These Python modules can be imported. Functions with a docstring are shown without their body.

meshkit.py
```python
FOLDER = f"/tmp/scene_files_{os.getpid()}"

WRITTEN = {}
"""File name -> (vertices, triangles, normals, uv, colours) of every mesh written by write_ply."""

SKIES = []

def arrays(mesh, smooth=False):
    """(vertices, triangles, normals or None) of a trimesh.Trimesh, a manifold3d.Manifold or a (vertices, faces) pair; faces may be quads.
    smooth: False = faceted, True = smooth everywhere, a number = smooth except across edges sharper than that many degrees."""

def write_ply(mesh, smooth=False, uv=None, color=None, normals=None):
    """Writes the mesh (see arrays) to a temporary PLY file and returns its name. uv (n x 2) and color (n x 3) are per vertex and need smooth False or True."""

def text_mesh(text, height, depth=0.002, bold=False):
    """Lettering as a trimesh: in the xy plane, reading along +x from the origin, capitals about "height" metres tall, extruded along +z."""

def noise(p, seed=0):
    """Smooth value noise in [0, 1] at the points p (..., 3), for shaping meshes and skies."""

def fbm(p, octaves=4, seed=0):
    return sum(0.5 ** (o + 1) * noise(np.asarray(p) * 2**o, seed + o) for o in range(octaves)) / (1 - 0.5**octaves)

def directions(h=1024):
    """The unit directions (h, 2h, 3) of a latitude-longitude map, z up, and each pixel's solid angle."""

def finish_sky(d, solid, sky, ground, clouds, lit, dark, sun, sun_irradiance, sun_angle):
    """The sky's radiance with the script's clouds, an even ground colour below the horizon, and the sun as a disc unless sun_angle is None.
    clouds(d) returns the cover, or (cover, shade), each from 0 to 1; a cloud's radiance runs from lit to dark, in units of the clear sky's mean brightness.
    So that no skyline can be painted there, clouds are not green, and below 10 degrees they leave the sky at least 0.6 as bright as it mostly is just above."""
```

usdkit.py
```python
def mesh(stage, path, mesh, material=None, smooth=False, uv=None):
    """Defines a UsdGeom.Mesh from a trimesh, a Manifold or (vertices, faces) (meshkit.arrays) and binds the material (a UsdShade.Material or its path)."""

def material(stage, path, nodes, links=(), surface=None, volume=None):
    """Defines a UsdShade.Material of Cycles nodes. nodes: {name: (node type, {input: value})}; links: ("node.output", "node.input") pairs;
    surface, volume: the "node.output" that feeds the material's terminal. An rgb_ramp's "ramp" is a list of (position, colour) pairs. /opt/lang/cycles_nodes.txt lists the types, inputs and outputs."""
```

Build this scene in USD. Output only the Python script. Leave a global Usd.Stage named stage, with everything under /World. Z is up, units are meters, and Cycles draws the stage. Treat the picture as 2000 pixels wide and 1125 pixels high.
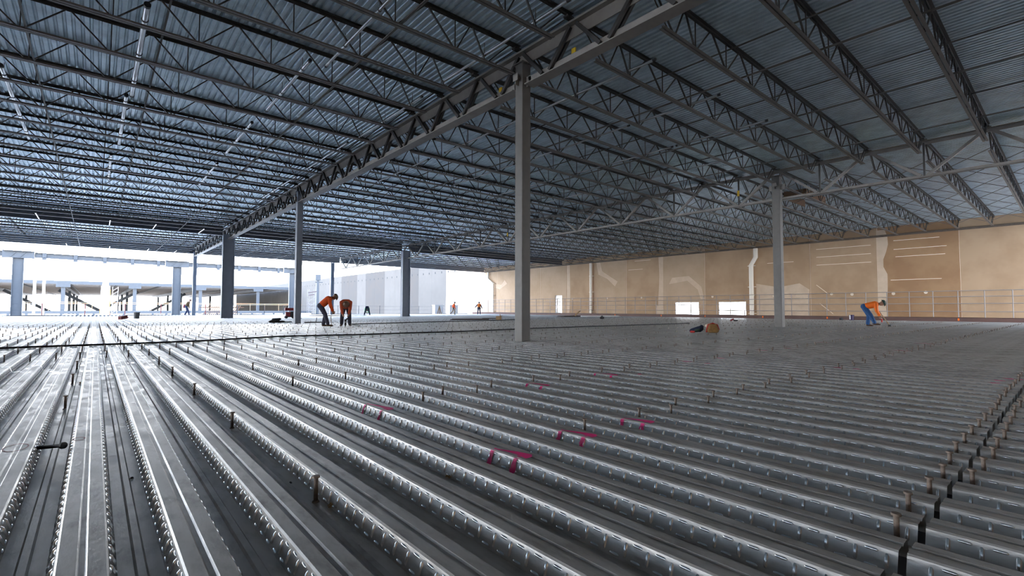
import math, random
import numpy as np, trimesh, manifold3d, usdkit, meshkit
from shapely.geometry import Polygon, box as sbox
from pxr import Usd, UsdGeom, UsdLux, UsdShade, Gf, Sdf, Vt

random.seed(11)
RNG = np.random.default_rng(5)
stage = Usd.Stage.CreateInMemory()
UsdGeom.SetStageUpAxis(stage, UsdGeom.Tokens.z)
UsdGeom.Xform.Define(stage, '/World')

# ------------------------------------------------------------------ camera
YAW, PITCH, ROLL, FPX = math.radians(40.62), math.radians(2.475), math.radians(0.16), 948.5
CAM = np.array([0.0, 0.0, 0.80])
_F = np.array([math.sin(YAW) * math.cos(PITCH), math.cos(YAW) * math.cos(PITCH), math.sin(PITCH)])
_r0 = np.array([math.cos(YAW), -math.sin(YAW), 0.0]); _u0 = np.cross(_r0, _F)
_R = math.cos(ROLL) * _r0 + math.sin(ROLL) * _u0
_U = -math.sin(ROLL) * _r0 + math.cos(ROLL) * _u0
cam = UsdGeom.Camera.Define(stage, '/World/camera')
cam.CreateHorizontalApertureAttr(36.0)
cam.CreateVerticalApertureAttr(36.0 * 1125 / 2000)
cam.CreateFocalLengthAttr(36.0 * FPX / 2000)
cam.CreateClippingRangeAttr(Gf.Vec2f(0.05, 5000))
cam.CreateExposureAttr(3.4)
cam.AddTransformOp().Set(Gf.Matrix4d(*_R, 0, *_U, 0, *(-_F), 0, *CAM, 1))

# ------------------------------------------------------------------ sky and sun
sky = UsdLux.DomeLight.Define(stage, '/World/sky')
sky.CreateIntensityAttr(1.0)
_skym = usdkit.material(stage, '/World/Looks/sky', {
    't': ('texture_coordinate', {}), 's': ('separate_xyz', {}),
    'r': ('rgb_ramp', {'ramp': [(0.0, (.90, .91, .93)), (0.12, (.85, .89, .96)), (0.45, (.58, .73, 1.0)), (1.0, (.40, .60, 1.0))]}),
    'b': ('background_shader', {'strength': 1.25})},
    [('t.generated', 's.vector'), ('s.z', 'r.fac'), ('r.color', 'b.color')], surface='b.background')
UsdShade.MaterialBindingAPI.Apply(sky.GetPrim()).Bind(_skym)
sun = UsdLux.DistantLight.Define(stage, '/World/sun')
sun.CreateIntensityAttr(3.0); sun.CreateAngleAttr(0.6); sun.CreateColorAttr(Gf.Vec3f(1.0, .93, .82))
_sd = np.array([-.50, -.50, .70]); _sd /= np.linalg.norm(_sd)          # towards the sun
_sx = np.cross([0, 0, 1], _sd); _sx /= np.linalg.norm(_sx); _sy = np.cross(_sd, _sx)
sun.AddTransformOp().Set(Gf.Matrix4d(*_sx, 0, *_sy, 0, *_sd, 0, 0, 0, 0, 1))

# ------------------------------------------------------------------ materials
def mat(name, color, rough=.5, metallic=0., var=.0, scale=3., color2=None, bump=0., bscale=None, rvar=0., spec=.5, rand=0., coord='object', lo=.3, hi=.7, stretch=None):
    nodes = {'p': ('principled_bsdf', {'base_color': color, 'roughness': rough, 'metallic': metallic, 'specular_ior_level': spec})}
    links = []
    c2 = color2 if color2 is not None else tuple(c * (1 - var) for c in color)
    src = None
    if var or color2 is not None or bump or rvar:
        nodes['t'] = ('texture_coordinate', {}) if coord == 'object' else ('geometry', {})
        out = 't.object' if coord == 'object' else 't.position'
        if stretch:
            nodes['m'] = ('mapping', {'scale': stretch}); links.append((out, 'm.vector')); out = 'm.vector'
        nodes['n'] = ('noise_texture', {'scale': scale, 'detail': 5., 'roughness': .6})
        links.append((out, 'n.vector'))
    if var or color2 is not None:
        nodes['r'] = ('rgb_ramp', {'ramp': [(lo, c2), (hi, color)]})
        links += [('n.fac', 'r.fac')]
        src = 'r.color'
    if rvar:
        nodes['rr'] = ('map_range', {'from_min': .3, 'from_max': .7, 'to_min': rough - rvar, 'to_max': rough + rvar})
        links += [('n.fac', 'rr.value'), ('rr.result', 'p.roughness')]
    if rand:
        nodes['o'] = ('object_info', {})
        nodes['orr'] = ('map_range', {'from_min': 0., 'from_max': 1., 'to_min': 1 - rand, 'to_max': 1 + rand})
        nodes['cm'] = ('mix', {'mix_type': 'multiply', 'fac': 1.0, 'color1': color})
        nodes['cc'] = ('combine_color', {})
        links += [('o.random', 'orr.value')] + [('orr.result', 'cc.' + k) for k in 'rgb'] + [('cc.color', 'cm.color2')]
        if src: links.append((src, 'cm.color1'))
        src = 'cm.color'
    if src: links.append((src, 'p.base_color'))
    if bump:
        nodes['b'] = ('bump', {'strength': bump, 'distance': .01})
        if bscale:
            nodes['n2'] = ('noise_texture', {'scale': bscale, 'detail': 3.}); links.append((out, 'n2.vector')); links.append(('n2.fac', 'b.height'))
        else:
            links.append(('n.fac', 'b.height'))
        links.append(('b.normal', 'p.normal'))
    return usdkit.material(stage, '/World/Looks/' + name, nodes, links, surface='p.BSDF')

M = {}
M['deck'] = mat('deck', (.50, .50, .49), .36, .52, scale=9., color2=(.36, .34, .31), rvar=.10, rand=.08, bump=.12, bscale=60., stretch=(1.0, .35, 1.0))
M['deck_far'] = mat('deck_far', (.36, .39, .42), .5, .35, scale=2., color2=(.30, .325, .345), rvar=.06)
M['emboss'] = mat('emboss', (.88, .90, .92), .2, .95)  # same steel as deck; highlights put into its brighter colour
M['bluecol'] = mat('bluecol', (.26, .30, .37), .5, 0., var=.15, scale=3.)
M['roof'] = mat('roof', (.72, .86, .96), .34, .6, scale=1.5, color2=(.63, .76, .86), rvar=.05)
M['joist'] = mat('joist', (.075,.072,.07), .5, 0., var=.25, scale=6.)  # joist webs and top chords: same paint as chord, shade put into colour
M['chord'] = mat('chord', (.24, .225, .21), .5, 0., var=.2, scale=5.)  # joist bottom chords: same paint as joist, lightened as if lit
M['hatch'] = mat('hatch', (.22, .13, .075), .8)
M['joist_rust'] = mat('joist_rust', (.17, .13, .10), .55, 0., var=.3, scale=4.)
M['girder'] = mat('girder', (.36, .335, .31), .5, 0., var=.2, scale=4.)
M['column'] = mat('column', (.20, .19, .18), .5, 0., var=.15, scale=5.)
M['beam'] = mat('beam', (.125, .138, .165), .5, 0., var=.2, scale=4.)
M['pipe'] = mat('pipe', (.62, .63, .64), .28, .9)
M['darkcap'] = mat('darkcap', (.03, .03, .035), .5)
M['brace'] = mat('brace', (.16, .15, .145), .55)
M['stud'] = mat('stud', (.24, .195, .165), .5, .4, color2=(.12, .085, .065), scale=40.)
M['ferrule'] = mat('ferrule', (.55, .38, .15), .8, 0., color2=(.25, .13, .05), scale=60.)
M['magenta'] = mat('magenta', (1.0, .02, .27), .5, 0., color2=(.80, .012, .20), scale=14.)
M['tan'] = mat('tan', (.51, .355, .225), .85, 0., scale=.45, color2=(.44, .295, .18), bump=.15, bscale=9., coord='world', lo=.38, hi=.6)
M['tan_brown'] = mat('tan_brown', (.41, .25, .135), .85, 0., scale=.5, color2=(.355, .205, .108), bump=.15, bscale=9., coord='world', lo=.4, hi=.6)
M['tan_light'] = mat('tan_light', (.57, .42, .29), .85, 0., scale=.4, color2=(.49, .35, .225), bump=.15, bscale=9., coord='world', lo=.35, hi=.62)
M['skim'] = mat('skim', (.72, .57, .43), .85, 0., scale=1.3, color2=(.62, .48, .35), coord='world')
M['joint'] = mat('joint', (.88, .76, .62), .8)
M['pale'] = mat('pale', (.095, .085, .074), .9, 0., scale=.3, color2=(.082, .073, .063), coord='world')  # sunlit concrete panels, colour darkened to hold back the full sun
M['pale_grey'] = mat('pale_grey', (.060, .050, .041), .9, 0., scale=.4, color2=(.053, .048, .043), coord='world')
M['roofpale'] = mat('roofpale', (.36, .35, .36), .8)
M['pocket'] = mat('pocket', (.03, .03, .03), .9)
M['concrete'] = mat('concrete', (.60, .50, .39), .95, 0., scale=.1, color2=(.52, .43, .33), coord='world')
M['outsteel'] = mat('outsteel', (.047, .054, .062), .5, 0., var=.15, scale=2.)
M['white'] = mat('white', (.80, .80, .80), .5)
M['whitepipe'] = mat('whitepipe', (.93, .86, .75), .45)
M['rail'] = mat('rail', (.36, .32, .30), .5, .3)
M['curb'] = mat('curb', (.13, .065, .05), .6, 0., color2=(.09, .05, .045), scale=2.)
M['orange'] = mat('orange', (.95, .18, .01), .7)
M['orange2'] = mat('orange2', (.80, .10, .01), .8, 0., var=.2, scale=9.)
M['orange3'] = mat('orange3', (.62, .10, .035), .8, 0., var=.2, scale=9.)
M['vest'] = mat('vest', (.80, .22, .04), .8)
M['yellow'] = mat('yellow', (.85, .55, .03), .5)
M['green'] = mat('green', (.10, .55, .12), .8)
M['brownshirt'] = mat('brownshirt', (.08, .045, .015), .9)
M['jeans'] = mat('jeans', (.035, .12, .30), .85, 0., color2=(.025, .08, .21), scale=12.)
M['darkpants'] = mat('darkpants', (.055, .055, .085), .85, 0., var=.3, scale=9.)
M['tanpants'] = mat('tanpants', (.30, .25, .20), .85)
M['navy'] = mat('navy', (.02, .03, .07), .85)
M['boot'] = mat('boot', (.09, .045, .02), .7)
M['skin'] = mat('skin', (.42, .23, .15), .55)
M['hatbrown'] = mat('hatbrown', (.16, .09, .06), .4)
M['hatdark'] = mat('hatdark', (.02, .045, .03), .4)
M['hatgrey'] = mat('hatgrey', (.10, .11, .12), .4)
M['black'] = mat('black', (.02, .02, .022), .6)
M['rubber'] = mat('rubber', (.012, .012, .016), .5)
M['canvas'] = mat('canvas', (.30, .17, .06), .9, 0., color2=(.20, .11, .04), scale=20.)
M['red'] = mat('red', (.50, .03, .02), .45)
M['darkred'] = mat('darkred', (.20, .025, .03), .45)
M['purple'] = mat('purple', (.03, .015, .06), .4)
M['wood'] = mat('wood', (.52, .36, .20), .7, 0., var=.3, scale=6.)
M['cardboard'] = mat('cardboard', (.40, .26, .13), .85)
M['darktimber'] = mat('darktimber', (.07, .05, .05), .8)
M['slatwood'] = mat('slatwood', (.30, .17, .11), .8, 0., var=.3, scale=3.)
M['blued'] = mat('blued', (.06, .10, .20), .7)
_pn = {'f': ('fresnel', {'IOR': 1.45}), 'a': ('transparent_bsdf', {}), 'g': ('glossy_bsdf', {'roughness': .05}), 'm': ('mix_closure', {})}
M['pane'] = usdkit.material(stage, '/World/Looks/pane', _pn, [('f.fac', 'm.fac'), ('a.BSDF', 'm.closure1'), ('g.BSDF', 'm.closure2')], surface='m.closure')

# ------------------------------------------------------------------ mesh helpers
class MB:
    def __init__(self): self.v, self.f, self.n = [], [], 0
    def add(self, v, f):
        v = np.asarray(v, float); f = np.asarray(f, int)
        if f.shape[1] == 4: f = np.vstack([f[:, [0, 1, 2]], f[:, [0, 2, 3]]])
        self.v.append(v); self.f.append(f + self.n); self.n += len(v); return self
    def mesh(self, m, T=None):
        v = np.array(m.vertices)
        if T is not None: v = v @ T[:3, :3].T + T[:3, 3]
        return self.add(v, m.faces)
    def box(self, lo, hi):
        (a, b, c), (d, e, g) = lo, hi
        v = [(a, b, c), (d, b, c), (d, e, c), (a, e, c), (a, b, g), (d, b, g), (d, e, g), (a, e, g)]
        return self.add(v, [(0, 3, 2, 1), (4, 5, 6, 7), (0, 1, 5, 4), (1, 2, 6, 5), (2, 3, 7, 6), (3, 0, 4, 7)])
    def bar(self, p, q, w, h, up=(0, 0, 1)):
        p, q = np.array(p, float), np.array(q, float)
        t = q - p; t /= np.linalg.norm(t)
        up = np.array(up, float)
        if abs(t @ up) > .98: up = np.array([1., 0, 0])
        s = np.cross(t, up); s /= np.linalg.norm(s); n = np.cross(s, t)
        c = [(-1, -1), (1, -1), (1, 1), (-1, 1)]
        v = [p + s * a * w / 2 + n * b * h / 2 for a, b in c] + [q + s * a * w / 2 + n * b * h / 2 for a, b in c]
        return self.add(v, [(0, 3, 2, 1), (4, 5, 6, 7), (0, 1, 5, 4), (1, 2, 6, 5), (2, 3, 7, 6), (3, 0, 4, 7)])
    def tube(self, pts, r, k=10, cap=True):
        pts = np.asarray(pts, float); r = np.broadcast_to(r, (len(pts),))
        t = np.gradient(pts, axis=0); t /= np.linalg.norm(t, axis=1, keepdims=True)
        ref = np.array([0, 0, 1.]) if abs(t[0][2]) < .9 else np.array([1., 0, 0])
        a = np.cross(t, ref); a /= np.linalg.norm(a, axis=1, keepdims=True); b = np.cross(t, a)
        an = np.arange(k) * 2 * np.pi / k
        v = pts[:, None] + r[:, None, None] * (np.cos(an)[None, :, None] * a[:, None] + np.sin(an)[None, :, None] * b[:, None])
        f = [(i * k + j, i * k + (j + 1) % k, (i + 1) * k + (j + 1) % k, (i + 1) * k + j) for i in range(len(pts) - 1) for j in range(k)]
        v = v.reshape(-1, 3)
        self.add(v, f)
        if cap:
            for i, o in ((0, 1), (len(pts) - 1, -1)):
                vv = np.vstack([v[i * k:(i + 1) * k], pts[i]])
                self.add(vv, [((j + 1) % k, j, k) if o == 1 else (j, (j + 1) % k, k) for j in range(k)])
        return self
    def lathe(self, prof, k=16, at=(0, 0, 0)):
        prof = np.asarray(prof, float); an = np.arange(k) * 2 * np.pi / k
        v = np.stack([prof[:, None, 0] * np.cos(an), prof[:, None, 0] * np.sin(an), np.broadcast_to(prof[:, None, 1], (len(prof), k))], -1).reshape(-1, 3) + at
        f = [(i * k + j, i * k + (j + 1) % k, (i + 1) * k + (j + 1) % k, (i + 1) * k + j) for i in range(len(prof) - 1) for j in range(k)]
        return self.add(v, f)
    def strip(self, prof, a0, a1, axis='y', close=False):
        """profile (s, z) drawn out along y (s = x) or x (s = y)"""
        p = np.asarray(prof, float); n = len(p)
        def put(a): return np.stack([p[:, 0], np.full(n, a), p[:, 1]], 1) if axis == 'y' else np.stack([np.full(n, a), p[:, 0], p[:, 1]], 1)
        v = np.vstack([put(a0), put(a1)])
        f = [(i, i + 1, n + i + 1, n + i) if axis == 'y' else (i, n + i, n + i + 1, i + 1) for i in range(n - 1)]
        if close: f.append((n - 1, 0, n, 2 * n - 1))
        return self.add(v, f)
    def prism(self, poly, h, T):
        m = trimesh.creation.extrude_polygon(poly, h, engine='earcut')
        return self.mesh(m, T)
    def get(self): return np.vstack(self.v), np.vstack(self.f)

_names = {}
def newpath(name, parent=None):
    base = str(parent.GetPath()) if parent is not None else '/World'
    d = _names.setdefault(base, {})
    k = d.get(name, 0); d[name] = k + 1
    return f'{base}/{name}' + (f'_{k:03d}' if k else '')
def setdata(p, **kw):
    for k, v in kw.items():
        if v: p.SetCustomDataByKey(k, v)
def obj(name, mb, m, parent=None, smooth=False, label=None, category=None, group=None, kind=None):
    mesh = mb.get() if isinstance(mb, MB) else mb
    pr = usdkit.mesh(stage, newpath(name, parent), mesh, M[m], smooth=smooth).GetPrim()
    setdata(pr, label=label, category=category, group=group, kind=kind)
    return pr
def thing(name, label=None, category=None, loc=(0, 0, 0), rotz=0., group=None, kind=None, parent=None):
    x = UsdGeom.Xform.Define(stage, newpath(name, parent))
    x.AddTranslateOp().Set(Gf.Vec3d(*map(float, loc))); x.AddRotateZOp().Set(float(rotz))
    pr = x.GetPrim()
    setdata(pr, label=label, category=category, group=group, kind=kind)
    return pr
def dup(root, name, label, loc, rotz=0., group=None, parent=None):
    c = root.GetCustomData()
    r = thing(name, label, c.get('category'), loc, rotz, group or c.get('group'), parent=parent)
    r.GetReferences().AddInternalReference(root.GetPath()); r.SetInstanceable(True)
    return r
ORD = 'first second third fourth fifth sixth seventh eighth ninth tenth eleventh twelfth thirteenth fourteenth fifteenth sixteenth seventeenth eighteenth nineteenth'.split()
TENS = {2: 'twent', 3: 'thirt', 4: 'fort', 5: 'fift', 6: 'sixt', 7: 'sevent', 8: 'eight', 9: 'ninet'}
def ordw(i):
    if i < 20: return ORD[i - 1]
    t, u = divmod(i, 10)
    return TENS[t] + ('ieth' if u == 0 else 'y-' + ORD[u - 1])

# ================================================================== THE SETTING
# ------------------------------------------------------------------ steel composite deck (floor)
P, L0, DZ = .3035, -.07, .076
PROF = [(.018, -DZ), (.061, -DZ), (.0865, -.006), (.0925, 0), (.138, 0), (.1445, -.006), (.1585, -.006), (.165, 0), (.2105, 0), (.2165, -.006), (.242, -DZ), (.285, -DZ), (.2925, -DZ + .008), (.3145, -DZ + .008)]
XS = L0 - .089                                   # x of the profile's zero for rib 0
def Lx(n): return L0 + P * n
def profile(nrib, x0=0.):
    pts = []
    for k in range(nrib): pts += [(x0 + s + k * P, z) for s, z in PROF]
    pts.append((x0 + nrib * P + .018, -DZ))
    return pts
def mound(mb, c, du, dv, n, l, w, h, nu=5, nv=5):
    """a pressed bump: centre, axis, cross axis, normal, half length, half width, height"""
    us = np.linspace(-1, 1, nu); us = np.sign(us) * np.abs(us) ** .6; vs = np.linspace(-1, 1, nv)
    v, f = [], []
    for a in us:
        e = math.sqrt(max(0., 1 - a ** 4))
        for b in vs:
            v.append(c + du * a * l + dv * b * w * (.55 + .45 * e) + n * (h * e * math.sqrt(max(0., 1 - b * b)) - .0004))
    for i in range(nu - 1):
        for j in range(nv - 1):
            f.append((i * nv + j, i * nv + j + 1, (i + 1) * nv + j + 1, (i + 1) * nv + j))
    mb.add(v, f)
def emboss(length):
    mb = MB(); ey = np.array([0, 1., 0])
    for k in range(3):
        for side in (0, 1):
            a, b = ((.061, -DZ), (.0865, -.006)) if side == 0 else ((.242, -DZ), (.2165, -.006))
            a = np.array([a[0] + k * P, 0, a[1]]); b = np.array([b[0] + k * P, 0, b[1]])
            w = (b - a) / np.linalg.norm(b - a); nrm = np.array([-w[2], 0, w[0]]) if side == 0 else np.array([w[2], 0, -w[0]])
            for i in range(int(length / .0885)):
                y = .03 + i * .0885
                mid = (a + b) / 2
                mound(mb, mid + ey * y, w, ey, nrm, .0250, .0072, .0068)
                if y + .0615 < length:
                    mound(mb, a + (b - a) * .84 + ey * (y + .043), ey, w, nrm, .020, .0055, .0038)
                    mound(mb, a + (b - a) * .15 + ey * (y + .043), ey, w, nrm, .020, .0055, .0036)
    return mb
floor = thing('floor', kind='structure')
SL = 9.03
ROWS = {-1: .392 - SL, 0: .412, 1: 9.462, 2: 18.492}
protos = {}
def sheet(kind, x, y):
    lab = None
    if kind not in protos:
        s = thing('deck_sheet', parent=floor, loc=(x, y, 0)); protos[kind] = s
        mb = MB().strip(profile(3), 0, SL, 'y')
        obj('corrugated_plate', mb, 'deck', s, smooth=12)
        if kind == 'embossed': obj('embossment', emboss(SL), 'emboss', s, smooth=40, kind='stuff')
        return
    dup(protos[kind], 'deck_sheet', None, (x, y, 0), parent=floor)
SPAN = {-1: (3, 33), 0: (-3, 153), 1: (-6, 153), 2: (-12, 153)}
for r, (n0, n1) in SPAN.items():
    for n in range(n0, n1, 3):
        x = XS + P * n
        kind = 'embossed' if r in (-1, 0) and x < 30 or r == 1 and x < 14 else 'plain'
        sheet(kind, x, ROWS[r] + random.uniform(-.005, .005))
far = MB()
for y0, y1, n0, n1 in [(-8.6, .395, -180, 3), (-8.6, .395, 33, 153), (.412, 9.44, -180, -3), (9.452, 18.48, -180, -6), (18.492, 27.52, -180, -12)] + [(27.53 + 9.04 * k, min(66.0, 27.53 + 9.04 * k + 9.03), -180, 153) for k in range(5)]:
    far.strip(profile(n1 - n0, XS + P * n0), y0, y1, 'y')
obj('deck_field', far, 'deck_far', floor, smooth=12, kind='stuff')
sb = MB()
for y in (.40, 9.446, 18.487):
    sb.box((-8.5, y - .1, -DZ - .045), (46.7, y + .1, -DZ - .030)).box((-8.5, y - .006, -.6), (46.7, y + .006, -DZ - .045))
obj('support_beam', sb, 'beam', floor)
obj('edge_strip', MB().box((-8.6, 66.0, -.2), (46.9, 66.03, .035)), 'beam', floor)
# --- magenta paint on ribs (n, y far, y near)
def web_pt(n, y, t, off=.0016):
    a = np.array([Lx(n) - .028, y, -DZ]); b = np.array([Lx(n) - .0025, y, -.006])
    w = b - a; w /= np.linalg.norm(w); nn = np.array([-w[2], 0, w[0]])
    return a + (b - a) * t + nn * off
def smear(n, y, wid):
    mb, k = MB(), 7
    rows = []
    for i in range(k):
        t = -.02 + 1.0 * i / (k - 1); ww = wid * (.75 + .35 * random.random()) * (1.15 - .3 * i / k)
        y0 = y - ww / 2 + random.uniform(-.003, .003)
        rows.append([web_pt(n, y0 + ww * j / 2, t, .0056) for j in range(3)])
    v = np.array(rows).reshape(-1, 3); f = [(i * 3 + j, i * 3 + j + 1, (i + 1) * 3 + j + 1, (i + 1) * 3 + j) for i in range(k - 1) for j in range(2)]
    return mb.add(v, f)
def blob(cx, cy, rx, ry, z=.0012, k=18, mb=None):
    mb = mb or MB()
    an = np.arange(k) * 2 * np.pi / k; rr = 1 + .22 * RNG.standard_normal(k)
    v = np.stack([cx + rx * rr * np.cos(an), cy + ry * rr * np.sin(an), np.full(k, z)], 1)
    v = np.vstack([v, [cx, cy, z]])
    return mb.add(v, [(j, (j + 1) % k, k) for j in range(k)])
for n, ya, yb in [(6, 2.20, 2.00), (8, 2.25, 2.05), (10, 2.20, 2.03), (6, 3.92, 3.62), (12, 3.90, 3.68), (16, 3.97, 3.72)]:
    mb = smear(n, ya, .034); m2 = smear(n, yb, .038); mb.add(*m2.get())
    ys = np.linspace(ya, yb - .05, 9)
    top = []
    for i, y in enumerate(ys):
        u = i / 8.
        x0 = Lx(n) + .002 + .030 * math.sin(math.pi * u * .8); wd = .014 + .068 * u ** 1.4 * (1 if u < .95 else .5)
        top.append([(x0, y, .0012), (x0 + wd, y, .0012)])
    for yy in (ya, yb): mb.add([(Lx(n) - .0035, yy - .018, -.004), (Lx(n) - .0035, yy + .018, -.004), (Lx(n) + .02, yy + .014, .0013), (Lx(n) + .02, yy - .014, .0013)], [(0, 3, 2, 1)])
    v = np.array(top).reshape(-1, 3)
    mb.add(v, [(i * 2, i * 2 + 1, i * 2 + 3, i * 2 + 2) for i in range(8)])
    obj('paint_mark', mb, 'magenta', floor)
for n, y, l in [(23, 3.95, .20), (23, 3.62, .10), (26, 3.87, .16), (33, 4.06, .2), (36, 3.94, .2), (45, 4.15, .35), (40, 2.30, .30), (50, 2.42, .40), (26, 2.2, .12), (26, 1.98, .10), (26, .62, .10), (26, .36, .10), (25, .62, .08), (25, .33, .12), (27, .5, .2), (17, 3.55, .05)]:
    obj('paint_mark', blob(Lx(n) + .03, y, .032, l / 2), 'magenta', floor)
ring = MB(); k = 22
for cx, cy, rx, ry in ((-.32, 3.98, .055, .10), (-.05, 4.0, .03, .05)):
    an = np.linspace(0, 2 * np.pi, k); v = []
    for a in an: v += [(cx + rx * math.cos(a), cy + ry * math.sin(a), .0012), (cx + (rx - .007) * math.cos(a), cy + (ry - .012) * math.sin(a), .0012)]
    ring.add(v, [(i * 2, i * 2 + 1, i * 2 + 3, i * 2 + 2) for i in range(k - 1)])
obj('paint_mark', ring, 'darkred', floor)

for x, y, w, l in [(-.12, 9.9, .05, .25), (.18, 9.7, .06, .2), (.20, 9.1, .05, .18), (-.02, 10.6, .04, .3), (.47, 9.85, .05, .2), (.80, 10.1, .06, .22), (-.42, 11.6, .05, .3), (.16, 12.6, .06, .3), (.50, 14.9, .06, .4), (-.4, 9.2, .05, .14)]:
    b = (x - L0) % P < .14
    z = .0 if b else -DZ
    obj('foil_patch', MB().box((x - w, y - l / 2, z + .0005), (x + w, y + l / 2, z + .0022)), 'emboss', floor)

# ------------------------------------------------------------------ ground far below and outside
obj('ground', MB().box((-400, -300, -5.6), (600, 700, -5.2)), 'concrete', kind='structure')

# ------------------------------------------------------------------ roof deck (ceiling)
ceiling = thing('ceiling', kind='structure')
RP, RX0, RX1, RZ = .1625, -57.1, 48.38, 7.52  # unseen left end stretched outward so the deck webs reflect dark roof
prof = []
nr = int((RX1 - RX0) / RP)
for k in range(nr):
    x = RX0 + k * RP
    prof += [(x + .002, RZ), (x + .084, RZ), (x + .106, RZ + .038), (x + .1405, RZ + .038)]
prof.append((RX1, RZ))
ye = [-9.6 + 9.2 * i for i in range(8)] + [63.7]
for i in range(8):
    mb = MB(); dz = .004 * (i % 2)
    mb.strip([(x, z + dz) for x, z in prof], ye[i], ye[i + 1] + .05, 'y')
    obj('roof_sheet', mb, 'roof', ceiling, smooth=10)
obj('insulation_board', MB().box((RX0, -9.6, RZ + .05), (RX1, 63.75, RZ + .16)), 'beam', ceiling)

# ------------------------------------------------------------------ tan tilt-up wall on the right and its sunlit run beyond the roof
WX = 48.4
wall = thing('wall_right', kind='structure')
def wall_panel(y0, y1, m, holes=()):
    poly = sbox(y0 + .012, -5.2, y1 - .012, 9.1)
    for h in holes: poly = poly.difference(sbox(*h))
    T = np.array([[0, 0, 1., WX], [1, 0, 0, 0], [0, 1, 0, 0], [0, 0, 0, 1]])
    obj('wall_panel', MB().prism(poly, .25, T), m, wall)
WIN = [(26.1, -1.2, 28.9, 1.60), (21.2, -1.2, 24.0, 1.60), (45.95, -.9, 47.25, 2.70)]
tones = {2: 'tan', 3: 'tan', 1: 'tan_brown', 4: 'tan', 5: 'tan_light', 6: 'tan', 7: 'tan_light', 8: 'tan', 9: 'tan_light', 10: 'tan_light', 11: 'tan_light', 12: 'tan_light', 13: 'tan_light', 14: 'tan_light', 15: 'pale'}
edges = [5.6 + 4.95 * k for k in range(-3, 50)]
for i in range(len(edges) - 1):
    y0, y1 = edges[i], edges[i + 1]; k = i - 2
    hs = [w for w in WIN if w[0] > y0 and w[2] < y1]
    m = tones.get(k, 'tan' if y0 < 60 else ('pale_grey' if k in (20, 21, 23, 24, 17) else 'pale'))
    wall_panel(y0, y1, m, hs)
    obj('sealant_joint', MB().box((WX + .006, y0 - .014, -5.2), (WX + .05, y0 + .014, 9.05)), 'joint' if y0 < 63 else 'pale', wall)
# skim-coat stripes and chalked lines
sk = [(10.62, 10.0, -.5, 7.3)]
for y0, y1, za, zb in sk:
    pts = [(y0, za)] + [(y0, zb)] + [(y1 + .14 * math.sin(z * 1.7) + random.uniform(-.09, .09), z) for z in np.linspace(zb, za, 14)]
    T = np.array([[0, 0, -1., WX], [1, 0, 0, 0], [0, 1, 0, 0], [0, 0, 0, 1]])
    obj('skim_patch', MB().prism(Polygon(pts).buffer(0), .004, T), 'skim', wall)
def patch(pts, m='skim', th=.004):
    T = np.array([[0, 0, -1., WX], [1, 0, 0, 0], [0, 1, 0, 0], [0, 0, 0, 1]])
    obj('skim_patch', MB().prism(Polygon(pts).buffer(0), th, T), m, wall)
patch([(30.3, 6.9), (30.35, -.2), (31.3, -.2), (31.1, 2.0), (34.6, 3.6), (34.7, 2.9), (31.0, 1.2), (30.8, 4.6), (30.9, 6.9)])
patch([(25.5, 1.9), (25.8, 3.2), (27.2, 4.4), (29.2, 4.3), (29.6, 3.6), (27.4, 3.9), (26.2, 2.9), (25.9, 1.9)])
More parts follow.
